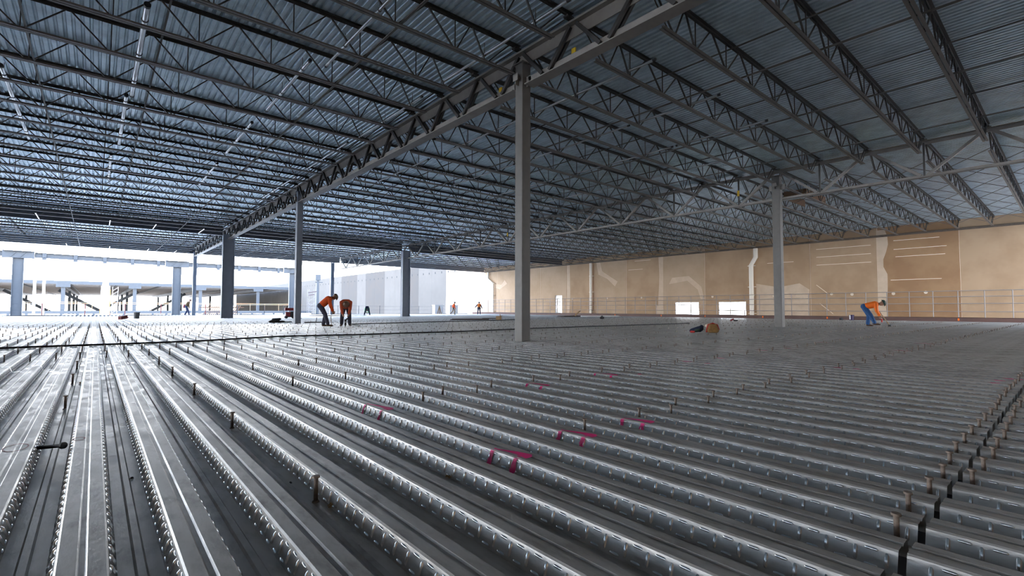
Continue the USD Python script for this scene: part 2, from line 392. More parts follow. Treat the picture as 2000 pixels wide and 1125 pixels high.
patch([(39.9, 6.8), (39.6, 5.2), (38.2, 4.6), (37.0, 3.6), (36.6, 4.2), (38.0, 5.0), (39.0, 5.6), (39.3, 6.8)])
patch([(15.6, 2.6), (16.4, 3.2), (18.2, 2.9), (20.2, 3.3), (20.2, .2), (15.7, .2)])
patch([(61.6, 4.9), (59.0, 4.6), (58.2, 5.3), (57.6, 4.7), (59.4, 3.9), (61.6, 4.4)])
patch([(45.0, -.2), (45.0, 7.0), (44.5, 7.0), (44.4, 3.0), (44.6, -.2)])
for yc, z, ln in [(13.0, 6.15, 4.0), (13.0, 5.45, 4.0), (13.0, 4.75, 4.0), (7.9, 5.65, 3.2), (7.9, 5.05, 3.0), (8.1, 6.35, 2.8), (8.2, 3.2, 3.1), (18.0, 5.2, 2.3), (34.0, 5.5, 2.0), (33.0, 6.5, 2.2), (14.6, 2.6, .9), (14.3, .9, 1.0)]:
    sl = 0.0 if ln > 1.5 else .9
    obj('chalk_line', MB().bar((WX - .004, yc - ln / 2, z - sl * ln / 2), (WX - .004, yc + ln / 2, z + sl * ln / 2), .05, .006, up=(1, 0, 0)), 'joint', wall)
for y in (7.6, 9.6, 12.4, 13.9, 18.6, 20.5, 24.6, 33.2, 38.2, 44.0):
    obj('patched_hole', MB().tube([(WX + .02, y, 2.15 + .05 * math.sin(y * 5)), (WX - .006, y, 2.15 + .05 * math.sin(y * 5))], .12, 14), 'joint', wall)
pk = [72.0 + 2.2 * i for i in range(48)]
for y in pk:
    obj('joist_pocket', MB().box((WX - .012, y - .14, 7.35), (WX + .02, y + .14, 7.70)), 'pocket', wall)
obj('ledger_angle', MB().box((WX - .12, -9, 6.86), (WX - .008, 63.4, 6.89)).box((WX - .03, -9, 6.72), (WX - .008, 63.4, 6.89)), 'joist_rust', label='dark ledger angle along the tan wall just under the joist ends', category='ledger', kind='thing')
for i, (y0, z0, y1, z1) in enumerate(WIN):
    w = thing(f'window_{i + 1}', kind='structure')
    fr = MB(); t = .05
    fr.box((WX + .08, y0, z0), (WX + .16, y0 + t, z1)).box((WX + .08, y1 - t, z0), (WX + .16, y1, z1)).box((WX + .08, y0, z1 - t), (WX + .16, y1, z1)).box((WX + .08, y0, z0), (WX + .16, y1, z0 + t))
    obj('window_frame', fr, 'white', w)
    obj('pane', MB().box((WX + .115, y0 + t, z0 + t), (WX + .12, y1 - t, z1 - t)), 'pane', w)
back = thing('wall_back', kind='structure')
for x0 in np.arange(-57.1, 30, 7.55):  # unseen wall, right end left open to let added daylight in
    obj('wall_panel', MB().box((x0 + .01, -9.85, -5.2), (min(x0 + 7.54, 48.3), -9.6, 9.1)), 'tan', back)

# ================================================================== STEEL FRAME
G1, G2, G0 = 8.2, 24.4, -8.0
CY = [9.15, 27.15, 45.15, 63.15]
JS = 1.8
# ------------------------------------------------------------------ columns
def tube_column(x, y, w, ztop, label, m='column', lugs=True, base=-DZ):
    t = thing('steel_column', label, 'column', (x, y, 0), kind='thing')
    h, r = w / 2, .022
    poly = sbox(-h + r, -h + r, h - r, h - r).buffer(r, 4)
    T = np.eye(4); T[2, 3] = base
    obj('shaft', MB().prism(poly, ztop - base, T), m, t, smooth=30)
    obj('cap_plate', MB().box((-h - .05, -h - .05, ztop), (h + .05, h + .05, ztop + .025)), m, t)
    if lugs:
        for sx in (-1, 1):
            b = MB().box((sx * h if sx > 0 else -h - .12, -.09, 6.66), (h + .12 if sx > 0 else -h, .09, 6.675)).box((sx * (h + .06) - .06, -.006, 6.50), (sx * (h + .06) + .06, .006, 6.80)).box((sx * (h + .115) - .006, -.09, 6.60), (sx * (h + .115) + .006, .09, 6.78))
            obj('joist_bracket', b, 'girder', t)
        for sy in (-1, 1):
            obj('truss_lug', MB().box((-.012, sy * (h + .09) - .09, 6.46), (.012, sy * (h + .09) + .09, 6.72)), 'girder', t)
    return t
def wide_column(x, y, dx, dy, ztop, label, m='bluecol', base=-DZ, cat='column'):
    t = thing('wide_flange_column', label, cat, (x, y, 0), kind='thing')
    f = .045
    obj('flange', MB().box((-dx / 2, -dy / 2, base), (-dx / 2 + f, dy / 2, ztop)), m, t)
    obj('flange', MB().box((dx / 2 - f, -dy / 2, base), (dx / 2, dy / 2, ztop)), m, t)
    obj('web', MB().box((-dx / 2 + f, -.012, base), (dx / 2 - f, .012, ztop)), m, t)
    return t
tube_column(G1, CY[0], .285, 7.07, 'nearest tan-grey square steel column, standing alone in the middle of the view')
tube_column(G1, CY[1], .30, 7.07, 'slim dark square column beside the two bending workers in orange shirts', 'bluecol')
wide_column(G1, CY[2] + .3, .86, .46, 6.85, 'wide blue-black column under the near truss end, between the bright opening and the slim columns')
tube_column(G1, CY[3], .33, 6.9, 'thin dark column at the far roof edge, just left of the wide blue-black column', 'bluecol', lugs=False)
tube_column(G2, CY[0], .345, 7.10, 'grey square column in front of the tan wall, under the far truss')
tube_column(G2, CY[1], .30, 7.07, 'square column of the far truss line hidden behind the nearest column', lugs=True)
wide_column(G2, CY[2] + .3, .86, .46, 6.85, 'wide blue-black column in front of the pale sunlit wall, under the far truss')
wide_column(G2 - 1.0, CY[3] + .25, .42, .34, 6.78, 'thin dark I-section column with a lit slot, behind the bending workers')

# ------------------------------------------------------------------ girder trusses
def heavy_truss(x, y0, label, n=10, tag=False):
    """tee-chord truss: top nodes under the joists, double diagonals"""
    L = n * JS
    t = thing('roof_truss', label, 'truss', (x, y0, 6.46))
    e0, e1 = .17, L - .17
    obj('top_chord', MB().box((-.15, -.0, .89), (.15, L, .94)).box((-.012, 0, .60), (.012, L, .89)), 'girder', t)
    obj('bottom_chord', MB().box((-.16, e0 + .06, 0), (.16, e1 - .06, .025)).box((-.012, e0 + .06, .025), (.012, e1 - .06, .24)), 'girder', t)
    for k in range(n):
        yt0, yb, yt1 = k * JS, k * JS + JS / 2, (k + 1) * JS
        for a, b in ((yt0 + .10, yb - .12), (yt1 - .10, yb + .12)):
            d = MB()
            for s in (-1, 1): d.bar((s * .062, a, .86), (s * .062, b, .10), .085, .075, up=(1, 0, 0))
            obj('diagonal', d, 'joist', t)
    if tag: obj('paint_tag', MB().box((.10, tag - .06, .26), (.13, tag + .06, .44)), 'yellow', t)
    return t
def light_truss(x, y0, label, n=10, tag=False):
    L = n * JS
    t = thing('roof_truss', label, 'truss', (x, y0, 5.97))
    tc, bc = MB(), MB()
    for s in (-1, 1):
        tc.box((s * .015 if s > 0 else -.145, 0, 1.415), (.145 if s > 0 else -.015, L, 1.43)).box((s * .021 - .006, 0, 1.29), (s * .021 + .006, L, 1.42))
        bc.box((s * .015 if s > 0 else -.12, .24, 0), (.12 if s > 0 else -.015, L - .24, .013)).box((s * .021 - .006, .24, .01), (s * .021 + .006, L - .24, .11))
    obj('top_chord', tc, 'girder', t); obj('bottom_chord', bc, 'girder', t)
    for k in range(n // 2):
        yb = JS + 2 * JS * k
        for yt, s in ((yb - JS, 1), (yb + JS, -1)):
            obj('diagonal', MB().bar((-.03, yt + s * .12, 1.34), (-.03, yb - s * .10, .08), .10, .05, up=(1, 0, 0)).bar((.03, yt + s * .12, 1.34), (.03, yb - s * .10, .08), .10, .05, up=(1, 0, 0)), 'girder', t)
        obj('vertical', MB().bar((0, yb, .06), (0, yb, 1.36), .06, .06), 'joist', t)
    if tag: obj('paint_tag', MB().box((-.075, tag - .05, .52), (-.035, tag + .05, .80)), 'yellow', t)
    return t
heavy_truss(G1, CY[0] - 18.0, 'deep tee-chord roof truss overhead this side of the nearest column', tag=16.35)
heavy_truss(G1, CY[0], 'deep tee-chord roof truss from the nearest column to the slim column behind the bending workers', tag=1.05)
heavy_truss(G1, CY[1], 'deep tee-chord roof truss between the slim column and the wide blue-black column at left')
heavy_truss(G1, CY[2], 'deep tee-chord roof truss running on to the far roof edge, above the bright opening')
light_truss(G2, CY[0] - 18.0, 'light angle truss on this side of the grey column at the tan wall')
light_truss(G2, CY[0], 'light angle truss from the grey column at the tan wall to behind the nearest column', tag=1.8)
light_truss(G2, CY[1], 'light angle truss ending at the wide column before the pale wall', tag=1.8)
light_truss(G2, CY[2], 'farthest light angle truss, beyond the wide column before the pale wall')
heavy_truss(G0, CY[0], 'tee-chord roof truss on the open left edge of the roof'); heavy_truss(G0, CY[1], 'second tee-chord roof truss on the open left edge of the roof'); heavy_truss(G0, CY[2], 'far tee-chord roof truss on the open left edge of the roof')

# ------------------------------------------------------------------ deep wide-flange beams
def wbeam(x0, x1, y, z0, z1, label, name='steel_beam', m='beam', fl=.3):
    t = thing(name, label, 'beam', (x0, y, z0), kind='thing')
    L, H = x1 - x0, z1 - z0
    obj('web', MB().box((0, -.015, .03), (L, .015, H - .03)), m, t)
    obj('flange', MB().box((0, -fl / 2, 0), (L, fl / 2, .03)), m, t)
    obj('flange', MB().box((0, -fl / 2, H - .03), (L, fl / 2, H)), m, t)
    return t
bays = [(G0, G1, 'left of the near truss'), (G1, G2, 'between the two trusses'), (G2, WX - .05, 'between the far truss and the tan wall')]
for x0, x1, w in bays:
    wbeam(x0 + .45, x1 - .45, CY[2] + .3, 6.74, 7.51, f'deep dark cross beam halfway back, {w}')
    wbeam(x0 + .2, x1 - .02, CY[3] + .25, 6.80, 7.515, f'dark edge beam at far roof end, {w}')

# ------------------------------------------------------------------ open-web joists
JZ = 6.75
def make_joist(L, near, tie, label, loc, group):
    t = thing('bar_joist', label, 'roof joist', loc, group=group)
    tc, bc = MB(), MB()
    b0 = .22 if tie else .62
    for s in (-1, 1):
        tc.box((.02, s * .012 if s > 0 else -.082, .758), (L - .02, .082 if s > 0 else -.012, .768)).box((.02, s * .016 - .004, .70), (L - .02, s * .016 + .004, .76))
        bc.box((b0, s * .012 if s > 0 else -.078, 0), (L - b0, .078 if s > 0 else -.012, .010)).box((b0, s * .016 - .004, .01), (L - b0, s * .016 + .004, .065))
    for xs in (.0, L - .2): tc.box((xs, -.07, .655), (xs + .2, .07, .70))
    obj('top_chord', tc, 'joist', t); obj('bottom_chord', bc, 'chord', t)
    c, hp = L / 2, .75
    kmax = int((c - 1.9) / 1.5)
    nodes = [c + 1.5 * k for k in range(-kmax, kmax + 1)]
    nodes = [(b0 + .45 if not tie else 1.07)] + nodes + [L - (b0 + .45 if not tie else 1.07)]
    tops = [(a + b) / 2 for a, b in zip(nodes, nodes[1:])]
    web = MB() if not near else None
    def mem(nm, p, q, w):
        if near: obj(nm, MB().bar(p, q, w, w * .8), 'joist', t)
        else: web.bar(p, q, w, w * .8)
    mem('end_rod', (.1, 0, .70), (nodes[0] - .25, 0, .05), .022); mem('end_rod', (L - .1, 0, .70), (nodes[-1] + .25, 0, .05), .022)
    for i, x in enumerate(nodes):
        if i: mem('diagonal', (tops[i - 1] + .04, 0, .72), (x - .04, 0, .03), .036)
        else: mem('diagonal', (.35, 0, .70), (x - .03, 0, .03), .034)
        if i < len(tops): mem('diagonal', (tops[i] - .04, 0, .72), (x + .04, 0, .03), .030)
        else: mem('diagonal', (L - .35, 0, .70), (x + .03, 0, .03), .034)
        if 0 < i < len(nodes) - 1: mem('vertical', (x, 0, .04), (x, 0, .71), .024)
    if not near: obj('web', web, 'joist', t)
    return t
jp = {}
gname = ['roof joists left of the near truss', 'roof joists between the two trusses', 'roof joists between the far truss and the tan wall']
near_ref = ['the nearest column', 'the nearest column', 'the grey column']
for b, (x0, x1, where) in enumerate(bays):
    L = x1 - x0 - .24 if b < 2 else x1 - x0 - .14
    lo = {0: 6, 1: -1, 2: -1}[b]
    for k in range(-5, 31):
        y = CY[0] + JS * k
        if y < lo or k in (20, 30): continue
        tie = k % 10 == 0; near = y < 27
        key = (b == 2, near, tie)
        w2 = where.replace('between the two trusses', 'between the trusses').replace('between the far truss and the tan wall', 'next to the tan wall')
        if k == 0: lab = f'open-web roof joist {w2}, meeting {near_ref[b]}'
        elif k < 0: lab = f'open-web joist {w2}, {ordw(-k)} on this side of {near_ref[b]}'
        else: lab = f'open-web joist {w2}, {ordw(k)} beyond {near_ref[b]}'
        loc = (x0 + .12, y, JZ)
        if key not in jp: jp[key] = make_joist(L, near, tie, lab, loc, gname[b])
        else: dup(jp[key], 'bar_joist', lab, loc, group=gname[b])

# ------------------------------------------------------------------ bridging along the joists
for i, (x, z, w, y0, y1) in enumerate([(-1.3, 6.765, 'left of the near truss, left one', 7, 63), (1.05, 7.44, 'left of the near truss, upper middle one', 7, 63), (4.7, 6.765, 'left of the near truss, right one', 6, 63), (-5.2, 7.44, 'far left, under the deck', 7, 63),
        (12.1, 7.44, 'first right of near truss, upper', -.6, 63), (12.5, 6.765, 'first right of near truss, lower', -.6, 63), (15.9, 7.44, 'second right of near truss, upper', -.6, 63), (16.3, 6.765, 'second right of near truss, lower', -.6, 63), (20.2, 7.44, 'third right of near truss, upper', -.6, 63), (20.6, 6.765, 'third right of near truss, lower', -.6, 63)]):
    hs = 1 if z < 7 else -1
    obj('bridging_angle', MB().box((x - .022, y0, z), (x + .022, y1, z + .006)).box((x - .022, y0, z - (.035 if hs < 0 else -.0)), (x - .016, y1, z + (.035 if hs > 0 else 0))), 'brace', label=f'thin bridging angle tying roof joists, {w}', category='bracing')
for i, x in enumerate([27.6, 30.6, 33.6, 36.6, 39.6, 42.6, 45.6]):
    t = thing('cross_bridging', f'thin crossed rods between joists by the tan wall, {ordw(i + 1)} from the far truss', 'bracing', (x, 0, 6.78))
    for k in range(-5, 18):
        y = CY[0] + JS * k
        if k in (20, 30): continue
        obj('rod', MB().bar((-.02, y + .09, .70), (-.02, y + JS - .09, .03), .022, .022), 'brace', t)
        obj('rod', MB().bar((.02, y + .09, .03), (.02, y + JS - .09, .70), .022, .022), 'brace', t)

# ------------------------------------------------------------------ sprinkler pipes slung under the joists
def pipe(x, y0, y1, r, z, label):
    t = thing('sprinkler_pipe', label, 'pipe', (x, y0, z), group='loose lengths of sprinkler pipe under the roof')
    L = y1 - y0
    obj('tube', MB().tube([(0, 0, 0), (0, L, 0)], r, 12), 'pipe', t, smooth=40)
    for yy in (0, L): obj('end_cap', MB().tube([(0, yy - .04, 0), (0, yy + .04, 0)], r * 1.12, 12), 'darkcap', t, smooth=40)
    ks = [k for k in range(-5, 32) if y0 + .1 < CY[0] + JS * k < y1 - .1]
    for k in ks:
        yy = CY[0] + JS * k - y0
        obj('hanger', MB().tube([(0, yy - .015, 0), (0, yy + .015, 0)], r * 1.25, 10).box((-.005, yy - .005, r), (.005, yy + .005, 7.02 - z + .2)), 'brace', t)
PL = [(.62, 12.1, 17.6, .055, 'thick shiny pipe at upper left hanging below the deck'), (.50, 17.7, 23.2, .05, 'shiny pipe continuing behind the thick one at upper left'), (-2.0, 17.6, 24.6, .05, 'slanting shiny pipe at the left picture edge'),
      (3.85, 12.2, 16.2, .04, 'bright pipe with dark end left of the near truss, nearer of its line'), (3.75, 17.6, 21.8, .04, 'bright pipe with dark end left of the near truss, second of its line'), (3.75, 23.6, 28.4, .04, 'bright pipe left of the near truss, third of its line'), (.3, 25.0, 30.0, .045, 'bright pipe far back at upper left'),
      (4.25, 7.6, 12.2, .035, 'thin pipe overhead at the top edge, left of the near truss'), (6.95, 6.4, 11.0, .035, 'thin pipe running beside the near truss top at the picture top'), (7.0, 12.2, 16.6, .03, 'thin pipe beside the near truss, second of its line'), (6.9, 17.4, 22.0, .03, 'thin pipe beside the near truss, third of its line'), (6.9, 23.4, 30.0, .03, 'thin pipe beside the near truss, fourth of its line'),
      (10.25, 6.6, 10.9, .035, 'dark pipe right of the nearest column, first of its line'), (10.25, 11.4, 16.0, .03, 'pipe just right of the near truss, second of its line'), (10.2, 17.2, 22.0, .03, 'pipe just right of the near truss, third of its line'),
      (13.35, 6.5, 9.4, .035, 'pipe with a lit face between the trusses, first of its line'), (13.35, 9.6, 14.2, .03, 'pipe between the trusses, second of its line'), (13.3, 15.4, 20.0, .03, 'pipe between the trusses, third of its line'),
      (16.35, 6.4, 9.6, .035, 'pipe between the trusses farther right, first of its line'), (16.35, 9.8, 14.6, .03, 'pipe between the trusses farther right, second of its line'), (16.3, 16.0, 21.0, .03, 'pipe between the trusses farther right, third of its line'),
      (19.5, 8.6, 13.4, .03, 'pipe close to the far truss, first of its line'), (19.5, 14.6, 19.8, .03, 'pipe close to the far truss, second of its line'),
      (29.2, 6.6, 11.6, .035, 'black pipe near the tan wall, first right of the grey column'), (33.0, 6.6, 11.6, .035, 'black pipe near the tan wall, second right of the grey column'), (37.0, 6.9, 12.0, .035, 'black pipe near the tan wall, third right of the grey column'), (41.0, 7.2, 12.2, .035, 'black pipe near the tan wall, fourth right of the grey column')]
for x, y0, y1, r, lab in PL: pipe(x, y0, y1, r, 6.93, lab)
for i, (x, y) in enumerate([(-3.0, 44.2), (.6, 44.3), (3.1, 44.2), (6.0, 44.3), (-2.2, 62.0), (.9, 62.1), (3.9, 62.0), (6.2, 62.1)]):
    pipe(x, y - 2.2, y + .5, .035, 6.70, f'short pipe stub crossing the {"far roof edge" if y > 60 else "deep cross beam"} at left, {ordw(i % 4 + 1)} from the left')
# brown hatch curb hung near the far truss
t = thing('roof_hatch_curb', 'brown box of a roof opening beyond the grey column at the tan wall', 'roof curb', (29.6, 9.6, 6.9))
obj('side_board', MB().box((0, 0, .2), (3.2, .04, .60)), 'hatch', t); obj('side_board', MB().box((0, 1.1, .2), (3.2, 1.14, .60)), 'hatch', t); obj('end_board', MB().box((0, 0, .2), (.04, 1.1, .60)), 'hatch', t)

# ================================================================== ON THE DECK
# ------------------------------------------------------------------ shear studs
SH = .118
def make_stud(label, loc):
    t = thing('shear_stud', label, 'stud', loc, group='headed shear studs on the deck')
    obj('shank', MB().lathe([(.0095, 0), (.0095, SH - .010)], 12), 'stud', t, smooth=40)
    obj('head', MB().lathe([(.0, SH), (.0150, SH), (.0165, SH - .002), (.0165, SH - .009), (.0095, SH - .011)], 14), 'stud', t, smooth=40)
    obj('weld_collar', MB().lathe([(.017, 0), (.0155, .005), (.0095, .008)], 12), 'stud', t, smooth=40)
    return t
stud0 = None
things_studs, field = [], []
CAB1 = [(-4.5, 13.4), (.1, 13.55), (2, 13.6), (3.9, 14.5), (6, 14.05), (9.7, 14.0), (13.5, 14.4), (18.7, 14.4), (25.7, 14.4)]
CAB2 = [(9.15, 21.3), (9.6, 23.7), (12.9, 24.6), (17.5, 25.4), (24.2, 27.0)]
from shapely.geometry import LineString, Point
KEEP = LineString(CAB1).buffer(.16).union(LineString(CAB2).buffer(.20))
for _x, _y, _r in [(7.9, 22.15, .5), (8.6, 21.8, .6), (29.2, 6.6, .5), (16.1, 8.3, .5), (15.9, 8.6, .4), (22.4, 27.2, .5), (20.6, 28.7, 1.7), (7.8, 29.4, 1.2), (9.2, 27.4, .8), (31.5, 25.4, .4), (33.8, 15.7, .4), (8.2, 9.15, .25), (8.2, 27.15, .25), (24.4, 9.15, .3), (24.4, 27.15, .3), (24.6, 31.5, .8), (37.4, 33.9, 1.6), (44.5, 11.8, .8)]:
    KEEP = KEEP.union(Point(_x, _y).buffer(_r))
rowy = [2.20, 4.00, 5.80, 7.60, 9.36] + [11.2 + 1.81 * k for k in range(12)]
miss = {0: {6, 8, 10, 7}, 1: {6, 7, 12, 16}}
for r, y in enumerate(rowy):
    row = []
    for n in range(-15, 140):
        if n <= 7 and n % 3 and r < 5: continue
        if n in miss.get(r, ()) and n > 3 or (n == 0 and r < 2): continue
        x = Lx(n) - (.055 if n > 0 else .10)
        yy = y + (.06 if n % 2 else -.05) + random.uniform(-.03, .03)
        # kept only where the picture can show it
        d = np.array([x, yy, 0]) - CAM; dz = d @ _F
        if dz <= .3: continue
        px = 1000 + FPX * (d @ _R) / dz
        if not -20 < px < 2030 or x > 45.5: continue
        if random.random() < .06 and r > 1 or KEEP.contains(Point(x, yy)): continue
        row.append((x, yy, dz))
    cut = [38, 34, 26, 22, 20, 16, 14, 12][r] if r < 8 else 0
    for i, (x, yy, dz) in enumerate(row):
        if i < cut: things_studs.append((x, yy, f'rusty shear stud, {ordw(i + 1)} from the left in {ordw(r + 2)} stud row from the camera'))
        else: field.append((x, yy))
for side, y, n0 in (('near', .345, 11), ('far', .475, 8)):
    i = 0
    for n in range(n0, 60):
        x = Lx(n) - .06; yy = y + random.uniform(-.015, .015)
        i += 1
        if i <= 26: things_studs.append((x, yy, f'shear stud on the {side} side of the open seam, {ordw(i)} from the left'))
        else: field.append((x, yy))
for x, yy, lab in things_studs:
    loc = (x, yy, -DZ)
    if stud0 is None: stud0 = make_stud(lab, loc)
    else: dup(stud0, 'shear_stud', lab, loc, rotz=random.uniform(0, 90))
fm = MB()
_sv, _sf = MB().lathe([(.0095, 0), (.0095, SH - .012), (.0165, SH - .010), (.0165, SH), (0, SH)], 6).get()
for x, yy in field: fm.add(_sv + [x, yy, -DZ], _sf)
obj('shear_stud_field', fm, 'stud', smooth=False, label='countless tiny shear studs dotting the far half of the metal deck', category='studs', kind='stuff')
# a stud lying on its side
a = thing('fallen_stud', 'dark stud lying on its side across a flute, ringed with purple paint at lower left', 'stud', (-.235, 4.06, -DZ + .042))
obj('shank', MB().tube([(0, 0, 0), (.115, -.16, .028)], .0105, 12), 'black', a, smooth=40)
obj('head', MB().tube([(.112, -.156, .0273), (.122, -.170, .0295)], .019, 14), 'black', a, smooth=40)
obj('ferrule', MB().lathe([(.0, .0), (.028, 0), (.026, .018), (.016, .02)], 12, at=(-.02, .02, -.042)), 'black', a, smooth=40)
# broken ceramic ferrules beside some studs
for i, (x, yy) in enumerate([(.815, 2.17), (.83, 4.02), (.83, 5.8), (.53, 9.3), (-.1, 7.55), (1.42, 2.15), (1.46, 4.04), (1.78, 2.10), (2.62, 2.2), (2.30, 2.14), (.0, 9.28), (.87, 2.12)]):
    fb = MB()
    for q in range(5):
        a0 = random.uniform(0, 6.28); c = np.array([random.uniform(-.018, .018), random.uniform(-.02, .02), .006])
        fb.bar(c - [.008 * math.cos(a0), .008 * math.sin(a0), .004], c + [.008 * math.cos(a0), .008 * math.sin(a0), .010], .008, .005)
    obj('ferrule_debris', fb.mesh(trimesh.creation.icosphere(1, .006)), 'ferrule', label=f'crumbs of yellow-brown ceramic ferrule at the foot of a stud, {ordw(i + 1)} such spot', category='debris', group='broken ceramic ferrules beside studs')
    p = stage.GetPrimAtPath('/World/ferrule_debris' + (f'_{i:03d}' if i else ''))
    UsdGeom.Xformable(p).AddTranslateOp().Set(Gf.Vec3d(x, yy, -DZ + .002))
# screws on the flange near the front
for i, (x, y) in enumerate([(.19, 1.95), (.475, 2.3), (.47, 2.75), (.78, 1.75), (.79, 2.6), (.47, 3.4), (.19, 3.2)]):
    obj('deck_screw', MB().lathe([(.0, .007), (.005, .007), (.006, .002), (.009, .0015), (.009, 0)], 10, at=(x - .02, y, -DZ + .0005)), 'darkcap', label=f'small black deck screw beside a rib in the foreground, {ordw(i + 1)} from the camera side', category='screw', group='deck screws in the foreground', smooth=40)

# ------------------------------------------------------------------ welding cables
def cable(name, pts, r, label, sag=.0):
    pts = np.array(pts, float); s = np.r_[0, np.cumsum(np.linalg.norm(np.diff(pts, axis=0), axis=1))]
    n = int(s[-1] / .12); u = np.linspace(0, s[-1], n)
    q = np.stack([np.interp(u, s, pts[:, k]) for k in range(3)], 1)
    q[:, 1] += .10 * (meshkit.noise(np.stack([u * .5, u * 0, u * 0], 1), 3) - .5) + .04 * np.sin(u * 2.1)
    q[:, 2] += r + .002
    obj(name, MB().tube(q, r, 8), 'rubber', smooth=60, label=label, category='cable')
cable('welding_cable', [(-4.5, 13.4, 0), (.1, 13.55, 0), (2, 13.6, 0), (3.9, 14.5, 0), (6, 14.05, 0), (9.7, 14.0, 0), (13.5, 14.4, 0), (18.7, 14.4, 0), (25.7, 14.4, 0)], .02, 'long black welding cable snaking right across the whole deck, nearer of the two')
cable('welding_cable', [(9.15, 21.3, 0), (9.6, 23.7, 0), (12.9, 24.6, 0), (17.5, 25.4, 0), (24.2, 27.0, 0)], .022, 'black welding cable leading right from the worker bent toward the camera, farther of the two')

# ------------------------------------------------------------------ guard rail and curb along the tan wall
RX = 46.8
t = thing('edge_curb', 'low red-brown steel curb along the deck edge below the tall guard rail', 'curb', (RX, -2, 0))
obj('plate', MB().box((0, 0, -.25), (.02, 66.5, .29)).box((0, 0, .27), (.10, 66.5, .29)), 'curb', t)
for y in (5.6, 13.8, 19.0, 24.6, 29.6, 35.8, 42.0): obj('orange_mark', MB().box((-.006, y + 2 - .05, .06), (0, y + 2 + .05, .22)), 'orange', t)
t = thing('guard_rail', 'tall four-bar grey pipe guard rail in front of the tan wall', 'guard rail', (RX + .06, -2, .29))
for z in (.42, .99, 1.49, 1.90): obj('rail_bar', MB().tube([(0, 0, z), (0, 66.5, z)], .026, 8), 'rail', t, smooth=40)
for i in range(48):
    y = .75 + 1.37 * i + 1.37
    if y < 66.5: obj('rail_post', MB().tube([(0, y, .002), (0, y, 1.92)], .03, 8), 'rail', t, smooth=40)
# cable guard along the far deck edge
t = thing('edge_cable_rail', 'thin post-and-cable guard along the far deck edge at the bright opening', 'guard rail', (0, 65.9, 0))
for x in (-7.2, -3.93, -.77, 2.42, 5.52, 9.72, 13.0, 15.99, 18.2, 22.3, 25.2, 28.14, 31.3, 34.6, 37.7, 41.2, 44.4): obj('rail_post', MB().tube([(x, 0, .0), (x, 0, 1.22)], .035, 8), 'darkred' if x < 12 else 'outsteel', t, smooth=40)
for z in (.58, 1.15): obj('guard_cable', MB().tube([(-8.5, 0, z), (46.7, 0, z)], .008, 6), 'outsteel', t)
obj('toe_cable', MB().tube([(-8.5, -.1, .03), (46.7, -.1, .03)], .03, 6), 'rubber', t)

# ------------------------------------------------------------------ downspouts on the wall
def spout(y, dy, r, zk, label, split=False):
    t = thing('downspout', label, 'downspout', (WX - .25, y, 0))
    pts = [(0, -dy, 6.70), (0, -dy, zk + .75), (0, 0, zk), (0, 0, -4.5)]
    obj('tube', MB().tube(pts[:1] + [(0, -dy, zk + .80)] + pts[2:] if False else pts, r, 14), 'whitepipe', t, smooth=50)
    for z in (zk - .05, 3.0, .45): obj('strap', MB().tube([(0, 0, z - .03), (0, 0, z + .03)], r * 1.15, 14).box((-.01, -r * 1.7, z - .03), (.245, r * 1.7, z + .03)), 'whitepipe', t)
    return t
spout(20.55, .45, .20, 5.1, 'white downspout with an offset elbow right of the two lower windows')
spout(40.6, .0, .18, 5.1, 'straight white downspout between the narrow door opening and the two windows')
spout(60.75, -1.3, .17, 4.9, 'far white downspout with a slanting top, near the two far workers')

# ================================================================== PEOPLE
MF = manifold3d.Manifold
def ball(c, r, s=(1, 1, 1), seg=14): return MF.sphere(r, seg).scale(list(map(float, s))).translate(list(map(float, c)))
def bones(lst, edge=.045, it=8):
    """lst of chains: each [(centre, radius), (centre, radius)] becomes a hull; all joined, refined and smoothed"""
    parts = [MF.batch_hull([ball(c, r) for c, r in b]) if isinstance(b, list) else b for b in lst]
    m = parts[0]
    for p in parts[1:]: m = m + p
    m = m.refine_to_length(edge).to_mesh()
    tm = trimesh.Trimesh(m.vert_properties[:, :3], m.tri_verts, process=True)
    trimesh.smoothing.filter_taubin(tm, iterations=it)
    return tm
def ik(a, b, l1, l2, bend):
    a, b = np.array(a, float), np.array(b, float); d = b - a; D = min(np.linalg.norm(d), (l1 + l2) * .995); d = d / np.linalg.norm(d)
    x = (l1 * l1 - l2 * l2 + D * D) / (2 * D); h = math.sqrt(max(0, l1 * l1 - x * x))
    bend = np.array(bend, float); bend -= d * (bend @ d); bend /= np.linalg.norm(bend)
    return a + d * x + bend * h, a + d * D
